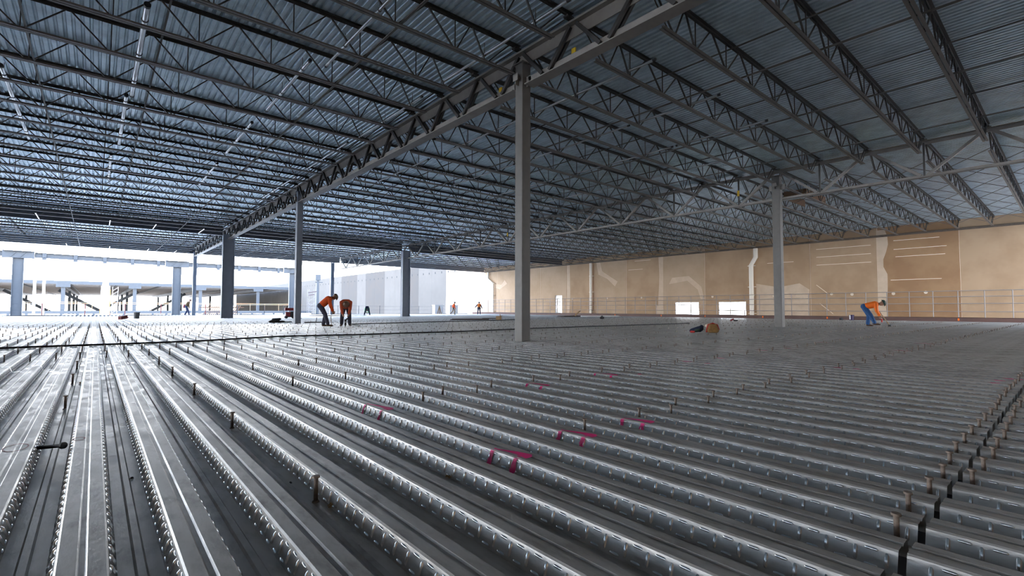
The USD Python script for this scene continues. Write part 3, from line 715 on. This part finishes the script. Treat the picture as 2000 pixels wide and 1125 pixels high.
def person(label, loc, rotz, s, hipz, bend, feet, hands, headpitch, shirt, pants, hat, hip_x=0., vest=None, boots='boot', sleeves=True, belt=None, headturn=0., bag=None, gloves=None):
    t = thing('person', label, 'person', loc, rotz)
    V = lambda *p: np.array(p, float)
    P = V(hip_x, 0, hipz); b = math.radians(bend)
    up = V(math.sin(b), 0, math.cos(b)); fw = V(math.cos(b), 0, -math.sin(b))
    W = P + up * .22; Cc = P + up * .42 + fw * .0; N = P + up * .53
    hb = math.radians(headpitch); hu = V(math.sin(hb), 0, math.cos(hb)); hf = V(math.cos(hb), math.sin(math.radians(headturn)), -math.sin(hb)); hf /= np.linalg.norm(hf)
    H = N + (up * .4 + hu * .6) * .05 + hu * .12 + hf * .02
    hl = np.cross(hu, hf)
    sk, sh, pa, bo, gl = [], [], [], [], []
    sk += [[(N - up * .05, .06), (H - hu * .06, .052)], [(H + hu * .035, .098), (H - hu * .03 + hf * .025, .078)], [(H - hu * .075 + hf * .055, .045), (H - hu * .03 + hf * .03, .07)]]
    sk += [[(H + hf * .098 - hu * .005, .012), (H + hf * .112 - hu * .028, .017)]]                                                      # nose
    sk += [[(H + hf * .085 - hu * .068 + hl * .016, .010), (H + hf * .085 - hu * .068 - hl * .016, .010)]]                           # mouth
    for q in (1, -1): sk += [[(H + hl * .098 * q - hu * .0, .022), (H + hl * .098 * q - hu * .03, .016)], [(H + hf * .085 + hl * .034 * q + hu * .012, .012), (H + hf * .086 + hl * .03 * q + hu * .012, .012)]]
    sk += [[(P + up * .02, .12), (Cc, .13)]]
    sh += [[(W - up * .12 + V(0, .06, 0), .148), (W - up * .12 - V(0, .06, 0), .148), (Cc + V(0, .08, 0), .158), (Cc - V(0, .08, 0), .158)],
           [(Cc + V(0, .08, 0), .13), (Cc - V(0, .08, 0), .13), (N - up * .06 + V(0, .12, 0), .075), (N - up * .06 - V(0, .12, 0), .075)], [(N - up * .04, .085), (N + up * .005, .066)]]
    pa += [[(P + V(0, .07, 0) + up * .08, .115), (P - V(0, .07, 0) + up * .08, .115), (P + V(0, .08, -.02) - fw * .03, .13), (P - V(0, .08, .02) - fw * .03, .13)]]
    for q, ft, hd in ((1, feet[0], hands[0]), (-1, feet[1], hands[1])):
        hip = P + V(0, .095 * q, -.02); ank = V(ft[0], ft[1], ft[2] + .09 if len(ft) > 2 else .09)
        kn, ank = ik(hip, ank, .43, .42, (1, .12 * q, .1))
        sk += [[(hip, .07), (kn, .05)], [(kn, .05), (ank, .04)]]
        pa += [[(hip, .118), (kn + V(-.005, 0, 0), .086)], [(kn, .086), (ank + V(-.01, 0, .02), .074)]]
        fo = V(math.cos(.25 * q), math.sin(.25 * q), 0)
        bo += [[(ank + V(-.03, 0, -.045), .045), (ank + fo * .14 + V(0, 0, -.055), .036)], [(ank + fo * .10 + V(0, 0, -.055), .038), (ank + fo * .19 + V(0, 0, -.060), .030)], [(ank + V(-.02, 0, -.02), .055), (ank + V(-.01, 0, .06), .056)]]
        S = N - up * .07 + V(0, .185 * q, 0)
        el, wr = ik(S, V(*hd), .30, .26, (-.6, .7 * q, -.3) if bend < 60 else (-.7, .6 * q, .3))
        sk += [[(S, .05), (el, .042)], [(el, .040), (wr, .028)]]
        sh += [[(S - V(0, .03 * q, 0), .096), (S + (el - S) * .35, .082)], [(S, .086), (el, .068)]] + ([[(el, .068), (el + (wr - el) * (.92 if sleeves else .12), .052)]])
        # hand: palm, four fingers, thumb
        ad = wr - el; ad /= np.linalg.norm(ad); side = np.cross(ad, V(0, 1, 0)); side = side / (np.linalg.norm(side) + 1e-9); yy = np.cross(side, ad)
        pm = wr + ad * .085
        hand = [[(wr + ad * .015, .027), (pm + side * .028, .019), (pm - side * .028, .019)]]
        for i, (o, l) in enumerate(((.030, .070), (.010, .080), (-.010, .075), (-.030, .058))):
            k0 = pm + side * o; k1 = k0 + ad * l * .5 - yy * q * .012; k2 = k1 + ad * l * .30 - yy * q * .038
            hand += [[(k0, .0115), (k1, .0105)], [(k1, .0105), (k2, .009)]]
        th0 = wr + ad * .035 + side * .026; th1 = th0 + side * .035 + ad * .035 - yy * q * .02
        hand += [[(th0, .014), (th1, .011)], [(th1, .011), (th1 + ad * .028 - side * .006 - yy * q * .014, .009)]]
        if gloves: gl += hand
        sk += hand
    sc = lambda m: trimesh.Trimesh(m.vertices * s, m.faces, process=False)
    obj('body', sc(bones(sk, .02, 6)), 'skin', t, smooth=60)
    if gloves: pass
    obj('shirt', sc(bones(sh, .03, 8)), shirt, t, smooth=60)
    obj('trousers', sc(bones(pa, .03, 8)), pants, t, smooth=60)
    obj('boots', sc(bones(bo, .03, 4)), boots, t, smooth=60)
    if vest:
        vm = bones([[(W - up * .06 + V(0, .06, 0), .160), (W - up * .06 - V(0, .06, 0), .160), (Cc + V(0, .075, 0), .170), (Cc - V(0, .075, 0), .170)]], .03, 4)
        obj('safety_vest', sc(vm), vest, t, smooth=60)
    # hard hat: dome and brim
    R = np.eye(4); R[:3, 0] = hf; R[:3, 2] = hu - hf * (hu @ hf); R[:3, 2] /= np.linalg.norm(R[:3, 2]); R[:3, 1] = np.cross(R[:3, 2], R[:3, 0]); R[:3, 3] = H + hu * .035
    dome = MB().lathe([(.150, .0), (.148, .006), (.122, .012), (.120, .05), (.095, .095), (.05, .122), (0, .128)], 20)
    v, f = dome.get(); v[:, 0] *= 1.12; v[:, 0] += np.where(v[:, 0] > .12, .02, 0)
    hm = MB().add((v @ R[:3, :3].T + R[:3, 3]) * s, f)
    obj('hard_hat', hm, hat, t, smooth=40)
    if belt: obj('tool_belt', sc(bones([[(P + up * .10 + V(0, .08, 0), .128), (P + up * .10 - V(0, .08, 0), .128)], [(P + V(.03, .19, -.03), .06), (P + V(.03, .19, -.14), .055)], [(P + V(.03, -.19, -.03), .06), (P + V(.03, -.19, -.14), .055)]], .03, 3)), belt, t, smooth=60)
    if bag: obj('shoulder_bag', sc(bones([[(P + V(-.16, .05, .12), .13), (P + V(-.18, .05, -.04), .14)], [(P + V(-.10, .10, .2), .03), (N + V(0, -.05, 0), .03)]], .03, 4)), bag, t, smooth=60)
    return t
# 1 and 2: the pair welding studs
person('left of two bending workers in orange shirts, facing right, beside the slim column', (7.88, 22.15, 0), -20, 1.02, .90, 48, [(-.05, .13), (.14, -.12)], [(.34, .16, .66), (.32, -.12, .62)], 72, 'orange2', 'darkpants', 'hatbrown', hip_x=-.18)
person('right of two bending workers, red-orange shirt, doubled over toward the camera', (8.78, 22.0, 0), math.degrees(math.atan2(-21.7, -8.67)), 1.03, .86, 66, [(0, .17), (.02, -.17)], [(.50, .12, .42), (.50, -.12, .42)], 120, 'orange3', 'darkpants', 'hatbrown', hip_x=-.22)
person('distant worker in green shirt and black trousers bent double, seen from behind', (24.3, 54.5, 0), 66, 1.02, .93, 104, [(0, .30), (0, -.30)], [(.42, .10, .35), (.42, -.10, .35)], 150, 'green', 'navy', 'hatdark', hip_x=-.12)
person('distant worker in orange shirt and grey trousers walking to the right', (37.6, 56.3, 0), -34, 1.02, .91, 12, [(-.36, .10, .06), (.18, -.10)], [(-.12, .42, 1.02), (.28, -.30, .80)], 12, 'orange2', 'tanpants', 'hatgrey', belt='black')
person('distant worker in orange safety vest over navy clothes standing with arms spread', (42.7, 57.2, 0), math.degrees(math.atan2(-57.2, -42.7)), 1.03, .93, 4, [(0, .17), (0, -.17)], [(.10, .42, .86), (.16, -.56, .98)], 14, 'navy', 'navy', 'hatgrey', vest='vest', belt='black', boots='navy')
person('worker in bright orange shirt and blue jeans stooping before the tan wall', (29.2, 6.75, 0), -74, 1.05, .92, 76, [(-.08, .12), (.20, -.10)], [(.38, .16, .40), (.36, -.10, .52)], 70, 'orange', 'jeans', 'hatdark', hip_x=-.22)
person('worker in brown jacket with a shoulder bag leaning forward at the far deck edge', (7.75, 64.9, 0), -8, 1.06, .92, 22, [(-.10, .10), (.26, -.10)], [(.22, .20, .74), (.26, -.20, .72)], 30, 'brownshirt', 'navy', 'hatbrown', bag='darkred')
# tools they hold
t = thing('stud_gun', 'dark stud welding gun in the hands of the worker bent toward the camera', 'tool', (8.78 - .29, 22.0 - .70, -DZ + .02))
obj('barrel', MB().lathe([(.018, 0), (.022, .10), (.045, .12), (.045, .34), (.03, .38), (0, .38)], 14), 'black', t, smooth=40)
obj('handle', MB().bar((0, 0, .30), (.10, .02, .42), .04, .05), 'black', t); obj('lamp_face', MB().tube([(-.02, -.046, .25), (-.03, -.052, .25)], .03, 12), 'white', t)
t = thing('stud_gun', 'thin pale stud welding wand held by the worker bending to the right', 'tool', (7.88 + .22, 22.15 - .26, -DZ))
obj('wand', MB().tube([(.0, 0, 0), (-.02, .06, .50), (.06, .03, .72)], .014, 8), 'wood', t, smooth=40); obj('foot', MB().lathe([(.03, 0), (.03, .05), (.014, .07)], 12), 'black', t)
t = thing('test_hammer', 'sledge hammer with pale wooden handle held by the stooping worker in jeans', 'tool', (29.30, 6.10, 0))
obj('handle', MB().tube([(.04, -.10, .05), (-.12, .28, .76)], .022, 10), 'wood', t, smooth=40)
obj('head', MB().box((-.10, -.17, 0), (.22, -.06, .09)), 'black', t)
t = thing('spray_can', 'bright red spray can in the hand of the stooping worker in jeans', 'can', (29.49, 6.34, .20))
obj('can', MB().lathe([(0, 0), (.036, 0), (.036, .14), (.024, .17), (0, .17)], 14), 'red', t, smooth=40); obj('nozzle', MB().lathe([(.012, .17), (.012, .20), (0, .20)], 10), 'white', t)

# ================================================================== THINGS LYING ON THE DECK
t = thing('canvas_tool_bag', 'brown canvas tool bag with red strap lying on the deck', 'bag', (16.15, 8.25, 0), -60)
obj('bag_body', bones([[((-.08, -.20, .09), .08), ((.14, -.20, .09), .08), ((-.08, .20, .09), .08), ((.14, .20, .09), .08), ((-.04, -.17, .25), .06), ((.10, -.17, .25), .06), ((-.04, .17, .23), .06), ((.10, .17, .23), .06)]], .04, 6), 'canvas', t, smooth=50)
obj('strap', MB().tube([(-.17, -.05, .02), (-.165, -.05, .12), (-.11, -.05, .27), (.03, -.04, .325), (.17, -.04, .27), (.225, -.04, .1)], .03, 8), 'red', t, smooth=50)
obj('pale_cloth', bones([[((-.16, .02, .24), .06), ((-.06, .10, .27), .05)]], .04, 4), 'joint', t, smooth=50)
t = thing('work_jacket', 'dark jacket in a heap leaning on the brown canvas tool bag', 'jacket', (15.90, 8.63, 0), -55)
obj('cloth', bones([[((-.20, 0, .07), .07), ((.10, .05, .14), .10)], [((.05, -.12, .10), .08), ((.14, .12, .20), .07)], [((-.24, -.1, .06), .05), ((-.02, -.1, .10), .08)]], .04, 5), 'navy', t, smooth=50)
obj('green_lining', bones([[((-.08, -.18, .08), .05), ((.02, -.20, .10), .05)]], .03, 3), 'hatdark', t, smooth=50)
obj('red_glove', bones([[((-.24, -.15, .035), .035), ((-.14, -.20, .035), .035)]], .03, 3), 'red', t, smooth=50)
t = thing('bucket', 'dark purple bucket with a pale stripe on the deck left of the stooping worker', 'bucket', (44.6, 11.5, 0))
obj('pail', MB().lathe([(0, .01), (.15, 0), (.18, .42), (.172, .42), (.145, .02), (0, .02)], 20), 'purple', t, smooth=40)
obj('stripe', MB().box((-.188, .02, .06), (-.16, .10, .40)), 'white', t)
t = thing('grinder', 'small black power tool lying beside the dark purple bucket', 'tool', (44.4, 12.15, 0), 30)
obj('motor', MB().tube([(-.22, 0, .07), (.1, 0, .09)], .06, 12), 'black', t, smooth=40); obj('guard', MB().tube([(.12, 0, .02), (.14, 0, .16)], .09, 14), 'black', t, smooth=40); obj('battery', MB().box((-.32, -.06, .01), (-.20, .06, .20)), 'black', t)
t = thing('cardboard_box', 'open brown cardboard box on the deck just left of the nearest column', 'box', (22.4, 27.6, 0), 25)
obj('carton', MB().box((-.18, -.14, 0), (.18, -.13, .28)).box((-.18, .13, 0), (.18, .14, .28)).box((-.18, -.14, 0), (-.17, .14, .28)).box((.17, -.14, 0), (.18, .14, .28)).box((-.18, -.14, 0), (.18, .14, .01)), 'cardboard', t)
obj('flap', MB().bar((0, -.14, .28), (0, -.24, .31), .35, .006), 'cardboard', t); obj('flap', MB().bar((.18, 0, .28), (.30, 0, .27), .006, .27), 'cardboard', t)
t = thing('plank_stack', 'long low stack of dark planks left of the cardboard box', 'planks', (20.6, 28.7, 0), -25)
for i in range(5): obj('plank', MB().box((-1.45 + .06 * i, -.30 + .12 * i, .0 if i < 3 else .05), (1.30 + .05 * i - .12 * (i % 2), -.19 + .12 * i, .045 if i < 3 else .095)), 'darktimber', t)
t = thing('plank_stack', 'short pair of dark boards behind the cardboard box', 'planks', (24.6, 31.5, 0), -25)
for i in range(2): obj('plank', MB().box((-.6, -.2 + .2 * i, 0), (.6 - .1 * i, -.06 + .2 * i, .05)), 'darktimber', t)
t = thing('rod_bundle', 'long thin bundle of dark steel rods on the deck behind the two bending workers', 'rods', (20.4, 53.2, 0), 10)
for i in range(5): obj('rod', MB().tube([(-3.4 + .2 * i, -.12 + .06 * i, .03), (3.5 - .15 * i, -.10 + .05 * i, .03)], .028, 6), 'rubber', t)
t = thing('scrap_bundle', 'black bundle of scrap on the deck left of the slim column', 'bundle', (7.7, 29.3, 0), 20)
obj('bundle', bones([[((-.35, 0, .06), .06), ((.15, .05, .12), .12)], [((.1, -.1, .06), .06), ((.55, .05, .05), .05)], [((-.05, .15, .16), .08), ((.2, -.1, .2), .06)]], .05, 4), 'black', t, smooth=40)
obj('loose_strap', MB().tube([(.4, .1, .03), (.8, .2, .02), (1.1, .1, .02)], .025, 6), 'black', t)
t = thing('bar_bundle', 'dark bars with one upright end just right of the slim column foot', 'bars', (9.05, 27.35, 0), -15)
for i in range(4): obj('bar', MB().bar((-.4 + .05 * i, .06 * i, .03 + .02 * (i % 2)), (.65 - .06 * i, .05 * i + .05, .04), .05, .04), 'black', t)
obj('bar', MB().bar((.2, .1, .05), (.24, .1, .30), .03, .03), 'black', t)
t = thing('sheet_stack', 'stack of bright metal sheets on the deck right of the narrow door opening', 'sheets', (41.0, 33.6, 0), 0)
for i in range(4): obj('sheet', MB().box((-2.4 + .1 * i, -.6, .03 * i), (3.2 - .15 * i, .6, .03 * i + .02)), 'white', t)
t = thing('board_stack', 'low stack of dark sheets with a slanting plank, left of the bright sheets', 'boards', (36.7, 33.9, 0), 0)
for i in range(3): obj('board', MB().box((-1.3 + .1 * i, -.5, .05 * i), (1.3, .5, .05 * i + .04)), 'darktimber', t)
obj('leaning_plank', MB().bar((.4, -.5, .12), (1.5, -.2, .62), .18, .04), 'wood', t)
t = thing('black_bag', 'small black bag on the deck before the bright sheets', 'bag', (31.5, 25.4, 0), 10)
obj('cloth', bones([[((-.18, 0, .09), .09), ((.16, 0, .10), .10), ((0, .05, .17), .07)]], .04, 4), 'black', t, smooth=50); obj('handle', MB().tube([(-.1, 0, .22), (0, .02, .30), (.1, 0, .22)], .015, 8), 'black', t, smooth=40)
t = thing('tool_heap', 'small dark red and black heap of tools under the right-hand window opening', 'tools', (33.8, 15.7, 0), -60)
obj('case', bones([[((-.14, 0, .06), .06), ((.0, 0, .14), .05)]], .03, 3), 'darkred', t, smooth=50); obj('hose', bones([[((.05, .05, .05), .05), ((.25, 0, .04), .04)]], .03, 3), 'black', t, smooth=50)
t = thing('pail', 'grey bin standing on the deck edge right of the bright mast', 'bin', (2.42, 46.6, 0))
obj('bin_body', MB().lathe([(0, .01), (.17, 0), (.20, .46), (.19, .46), (.16, .02), (0, .02)], 20), 'hatgrey', t, smooth=40); obj('rim', MB().lathe([(.19, .44), (.215, .44), (.215, .475), (.19, .475)], 20), 'hatgrey', t, smooth=40)
t = thing('carton', 'dark red carton tipped on the deck left of the grey bin', 'box', (1.45, 41.5, 0), 30)
obj('carton_body', MB().bar((-.22, 0, .14), (.20, .05, .20), .26, .22), 'darkred', t); obj('flap', MB().bar((.2, .05, .20), (.30, .12, .14), .24, .01), 'darkred', t)
t = thing('welder_generator', 'dark red engine-driven welder on wheels left of the slim column foot', 'generator', (11.75, 40.8, 0), -10)
obj('skid', MB().box((-.36, -.24, .10), (.36, .24, .16)), 'black', t); obj('engine_block', MB().box((-.30, -.20, .16), (.02, .20, .52)), 'darkred', t)
obj('hood', MB().prism(sbox(-.34, -.22, .30, .22).buffer(.03), .22, np.array([[1, 0, 0, 0], [0, 1, 0, 0], [0, 0, 1, .62], [0, 0, 0, 1.]])), 'darkred', t); obj('control_panel', MB().box((.04, -.2, .16), (.32, .2, .56)), 'black', t)
for sx in (-.26, .26):
    for sy in (-.26, .26): obj('wheel', MB().tube([(sx, sy - .03, .11), (sx, sy + .03, .11)], .11, 14), 'rubber', t, smooth=40)
obj('exhaust', MB().tube([(-.2, .1, .8), (-.2, .1, .95), (-.1, .1, .99)], .03, 8), 'black', t); obj('tow_bar', MB().bar((.36, 0, .12), (.85, -.35, .02), .03, .03), 'black', t)
for i, (x, lab, br) in enumerate([(40.3, 'white crate with an orange wooden brace at the far deck edge', True), (43.0, 'white crate at the far deck edge behind the walking worker', False)]):
    t = thing('crate', lab, 'crate', (x, 64.6, 0))
    obj('crate_body', MB().box((-.78, -.4, 0), (.78, .4, 1.32)), 'white', t)
    obj('crate_lid', MB().box((-.82, -.44, 1.32), (.82, .44, 1.38)), 'white', t)
    if br:
        for p, q in (((-.35, 0), (0, 1.2)), ((.35, 0), (0, 1.2)), ((0, 0), (0, 1.25))): obj('brace', MB().bar((p[0], -.43, p[1] + .02), (q[0], -.43, q[1]), .10, .05, up=(0, 1, 0)), 'wood', t)

# ================================================================== OUTSIDE, BEYOND THE ROOF
OY = 81.0
def out_column(x, y, ztop, label, dx=.95, dy=.42):
    t = wide_column(x, y, dx, dy, ztop, label, 'outsteel', base=-5.2)
    t.SetCustomDataByKey('category', 'column')
    obj('node_plate', MB().box((-1.35, -dy / 2 - .03, ztop - .12), (1.35, -dy / 2 - .005, ztop + .72)), 'outsteel', t)
    obj('node_plate', MB().box((-1.25, -dy / 2 - .25, ztop + .66), (1.25, dy / 2, ztop + .70)), 'outsteel', t)
    for sx in (-.7, .1): obj('gusset', MB().bar((sx, -dy / 2 - .06, ztop - .05), (sx + .55, -dy / 2 - .06, ztop + .65), .06, .08, up=(0, 1, 0)), 'outsteel', t)
    return t
ocx = [-7.0, 8.45, 23.6]
oz = [6.75, 6.55, 6.45]
for i, x in enumerate(ocx): out_column(x, OY, oz[i], f'blue-grey sunlit steel column outside beyond the roof, {ordw(i + 1)} from the left, plates at its top')
segs = [(-24, -7.0), (-7.0, 8.45), (8.45, 23.6)]
for i, (a, b) in enumerate(segs):
    t = thing('outdoor_beam', f'long blue-grey steel beam outside beyond the roof, {ordw(i + 1)} from the left', 'beam', (a, OY, oz[max(0, i - 1)] + .05), kind='thing')
    L = b - a - 2.7; z1 = oz[i] - oz[max(0, i - 1)]
    def sl(x): return z1 * x / (b - a)
    for nm, za, zb, w in (('web', .03, .53, .03), ('flange', 0, .03, .34), ('flange', .53, .56, .34)):
        x0, x1 = 1.35, 1.35 + L
        v = [(x, y, z + sl(x)) for x in (x0, x1) for y in (-w / 2, w / 2) for z in (za, zb)]
        obj(nm, MB().add(v, [(0, 1, 3, 2), (4, 6, 7, 5), (0, 4, 5, 1), (2, 3, 7, 6), (0, 2, 6, 4), (1, 5, 7, 3)]), 'outsteel', t)
    for q in range(5):
        x = 2.2 + q * (L - 1.6) / 4
        obj('stiffener', MB().box((x - .18, -.17, -.22 + sl(x)), (x + .18, -.02, .53 + sl(x))), 'outsteel', t)
        obj('seat_cap', MB().lathe([(.24, .56), (.22, .64), (.10, .70), (0, .71)], 12, at=(x, 0, sl(x))), 'white', t, smooth=40)
for i, (x, z) in enumerate([(-5.55, 5.95), (-4.75, 5.15)]):
    t = thing('pipe_post', ['taller', 'shorter'][i] + ' of the two thin white cross-topped posts outside at left', 'post', (x, OY, -5.2))
    obj('shaft', MB().tube([(0, 0, 0), (0, 0, z + 5.2)], .14, 12), 'white', t, smooth=40)
    obj('cross_arm', MB().box((-.42, -.08, z + 4.65), (.42, .08, z + 4.80)), 'white', t); obj('top_cap', MB().lathe([(.17, z + 5.2), (.17, z + 5.32), (0, z + 5.36)], 12), 'white', t)
# white boom crane
t = thing('crane', 'white telescopic crane boom standing outside in the middle of the bright opening', 'crane', (1.05, 90, -5.2))
obj('mast', MB().box((-.50, -.4, 0), (.50, .4, 9.1)), 'white', t)
obj('boom_section', MB().box((-.36, -.3, 9.1), (.36, .3, 15.4)), 'white', t)
obj('edge_trim', MB().box((.50, -.42, 5.0), (.56, -.36, 8.6)), 'orange', t); obj('edge_trim', MB().box((-.56, -.42, 5.2), (-.50, -.36, 6.2)), 'orange', t)
lat = MB()
for sx in (.75, 1.35): lat.bar((sx, 0, 4.6), (sx + .05, 0, 9.0), .07, .07)
for q in range(8): lat.bar((.75, 0, 4.7 + .53 * q), (1.38, 0, 5.2 + .53 * q), .05, .05)
obj('lattice_jib', lat, 'white', t)
obj('base_carrier', MB().box((-1.6, -1.2, 0), (2.2, 1.4, 1.6)), 'white', t)
obj('jib_tip', MB().box((-.95, -.25, 14.55), (-.75, .25, 15.35)).box((-.95, -.1, 14.45), (.4, .1, 14.60)), 'yellow', t)
obj('jib_post', MB().box((-.75, -.08, 15.4), (-.62, .08, 16.4)), 'darkred', t)
obj('hook_block', MB().box((.0, -.7, 12.15), (.24, -.5, 12.85)), 'wood', t); obj('hook_arm', MB().bar((.24, -.6, 12.5), (.85, -.6, 13.05), .10, .10), 'outsteel', t)
obj('hoist_rope', MB().tube([(.12, -.6, 12.85), (.0, -.3, 14.5)], .02, 6), 'outsteel', t)
# lattice tower and lamp mast seen right of the slim column
t = thing('scaffold_tower', 'dark thin scaffold tower with hanging brush outside, right of the slim column', 'scaffold', (28.9, 88, -5.2))
for sx in (-.55, .55):
    for sy in (-.4, .4): obj('standard', MB().tube([(sx, sy, 0), (sx, sy, 9.4)], .035, 6), 'brace', t)
for z in (5.6, 6.1, 6.7, 7.5, 8.4, 8.9):
    obj('ledger', MB().bar((-.6, -.4, z), (.6, -.4, z + .05), .05, .05).bar((-.6, .4, z + .2), (.6, .4, z), .05, .05), 'brace', t)
for z0 in (5.2, 6.2, 7.2): obj('brace_rod', MB().bar((-.55, -.4, z0), (.55, -.4, z0 + .9), .04, .04), 'brace', t)
obj('bundle', MB().bar((-.7, -.45, 8.75), (.75, -.45, 9.0), .18, .14).bar((-.6, -.45, 8.3), (.3, -.45, 8.45), .25, .18), 'darktimber', t)
t = thing('lamp_mast', 'blue-grey mast with a thin antenna on top outside, right of the slim column', 'mast', (30.6, 90, -5.2))
obj('pole', MB().box((-.22, -.22, 0), (.22, .22, 11.1)), 'outsteel', t); obj('head_box', MB().box((-.45, -.3, 11.1), (.45, .3, 12.1)), 'outsteel', t); obj('antenna', MB().tube([(0, 0, 12.1), (0, 0, 16.5)], .05, 6), 'brace', t); obj('cross_bar', MB().box((-.5, -.05, 10.7), (.9, .05, 10.85)), 'outsteel', t)
# slatted timber rack at the deck edge
t = thing('slatted_rack', 'row of slanting brown slats standing outside between the thin and the wide dark columns', 'rack', (10.0, 68.2, -.4))
for i in range(17):
    x = -.4 + .21 * i
    obj('slat', MB().bar((x, 0, .0), (x + .85, .02, 1.52), .085, .03, up=(0, 1, 0)), 'slatwood', t)
obj('rack_bar', MB().box((-.6, .03, .2), (4.2, .08, .28)).box((-.6, .03, 1.25), (4.2, .08, 1.33)), 'slatwood', t)
obj('rack_foot', MB().bar((-.5, .1, 0), (-.5, .1, -4.8), .12, .12).bar((4.1, .1, 0), (4.1, .1, -4.8), .12, .12), 'slatwood', t)
# the second building
B2 = thing('roofed_hall', 'pale open-sided steel hall far outside with a flat grey roof on thin columns', 'building', (0, 160, -5.2))
obj('roof_plate', MB().box((-70, 0, 12.0), (48, 150, 12.35)), 'roofpale', B2)
obj('fascia', MB().box((-70, -.2, 11.75), (48, 0, 12.5)), 'outsteel', B2)
for k in range(13): obj('roof_rib', MB().box((-68 + 9 * k, 0, 11.7), (-67.7 + 9 * k, 150, 12.0)), 'outsteel', B2)
for x in (-36.5, -21.5, -6.0, 7.75, 22.3, 37.0):
    obj('hall_column', MB().box((x - .38, 0, 0), (x + .38, .6, 11.8)), 'outsteel', B2)
    obj('bracket', MB().box((x - 1.3, -.3, 11.0), (x + 1.3, .0, 11.8)), 'outsteel', B2)
    obj('girder', MB().bar((x, 1, 11.4), (x, 148, 11.4), .5, .8), 'outsteel', B2)
    for yb in (40, 80, 120): obj('hall_column', MB().box((x - .3, yb, 0), (x + .3, yb + .5, 11.5)), 'outsteel', B2)
for x, y, s in ((-8, 30, -1), (10, 30, 1), (24, 45, 1), (-20, 40, -1)): obj('sway_brace', MB().bar((x, y, 11), (x - 10 * s, y + 4, 4.5), .7, .7), 'outsteel', B2)
t = thing('dock_beam', 'low blue-grey beam on short brackets far outside, below the orange rail', 'beam', (0, 140, -5.2), kind='thing')
obj('beam_body', MB().box((-80, -.2, 4.75), (46, .2, 5.35)), 'outsteel', t)
for k in range(40): obj('bracket', MB().box((-60 + 2.6 * k - .2, -.3, 4.2), (-60 + 2.6 * k + .2, .1, 4.75)), 'outsteel', t)
obj('pale_skirt', MB().box((-80, .0, 0), (46, .15, 4.7)), 'white', t)
t = thing('orange_rail', 'two-bar orange safety rail far outside behind the outdoor columns', 'guard rail', (0, 142, .2))
for z in (1.45, 1.75): obj('rail_bar', MB().box((-80, -.04, z), (44, .04, z + .10)), 'tan_brown', t)
for k in range(30): obj('rail_post', MB().box((-60 + 3.5 * k - .04, -.05, -1.0), (-60 + 3.5 * k + .04, .05, 1.8)), 'tan_brown', t)
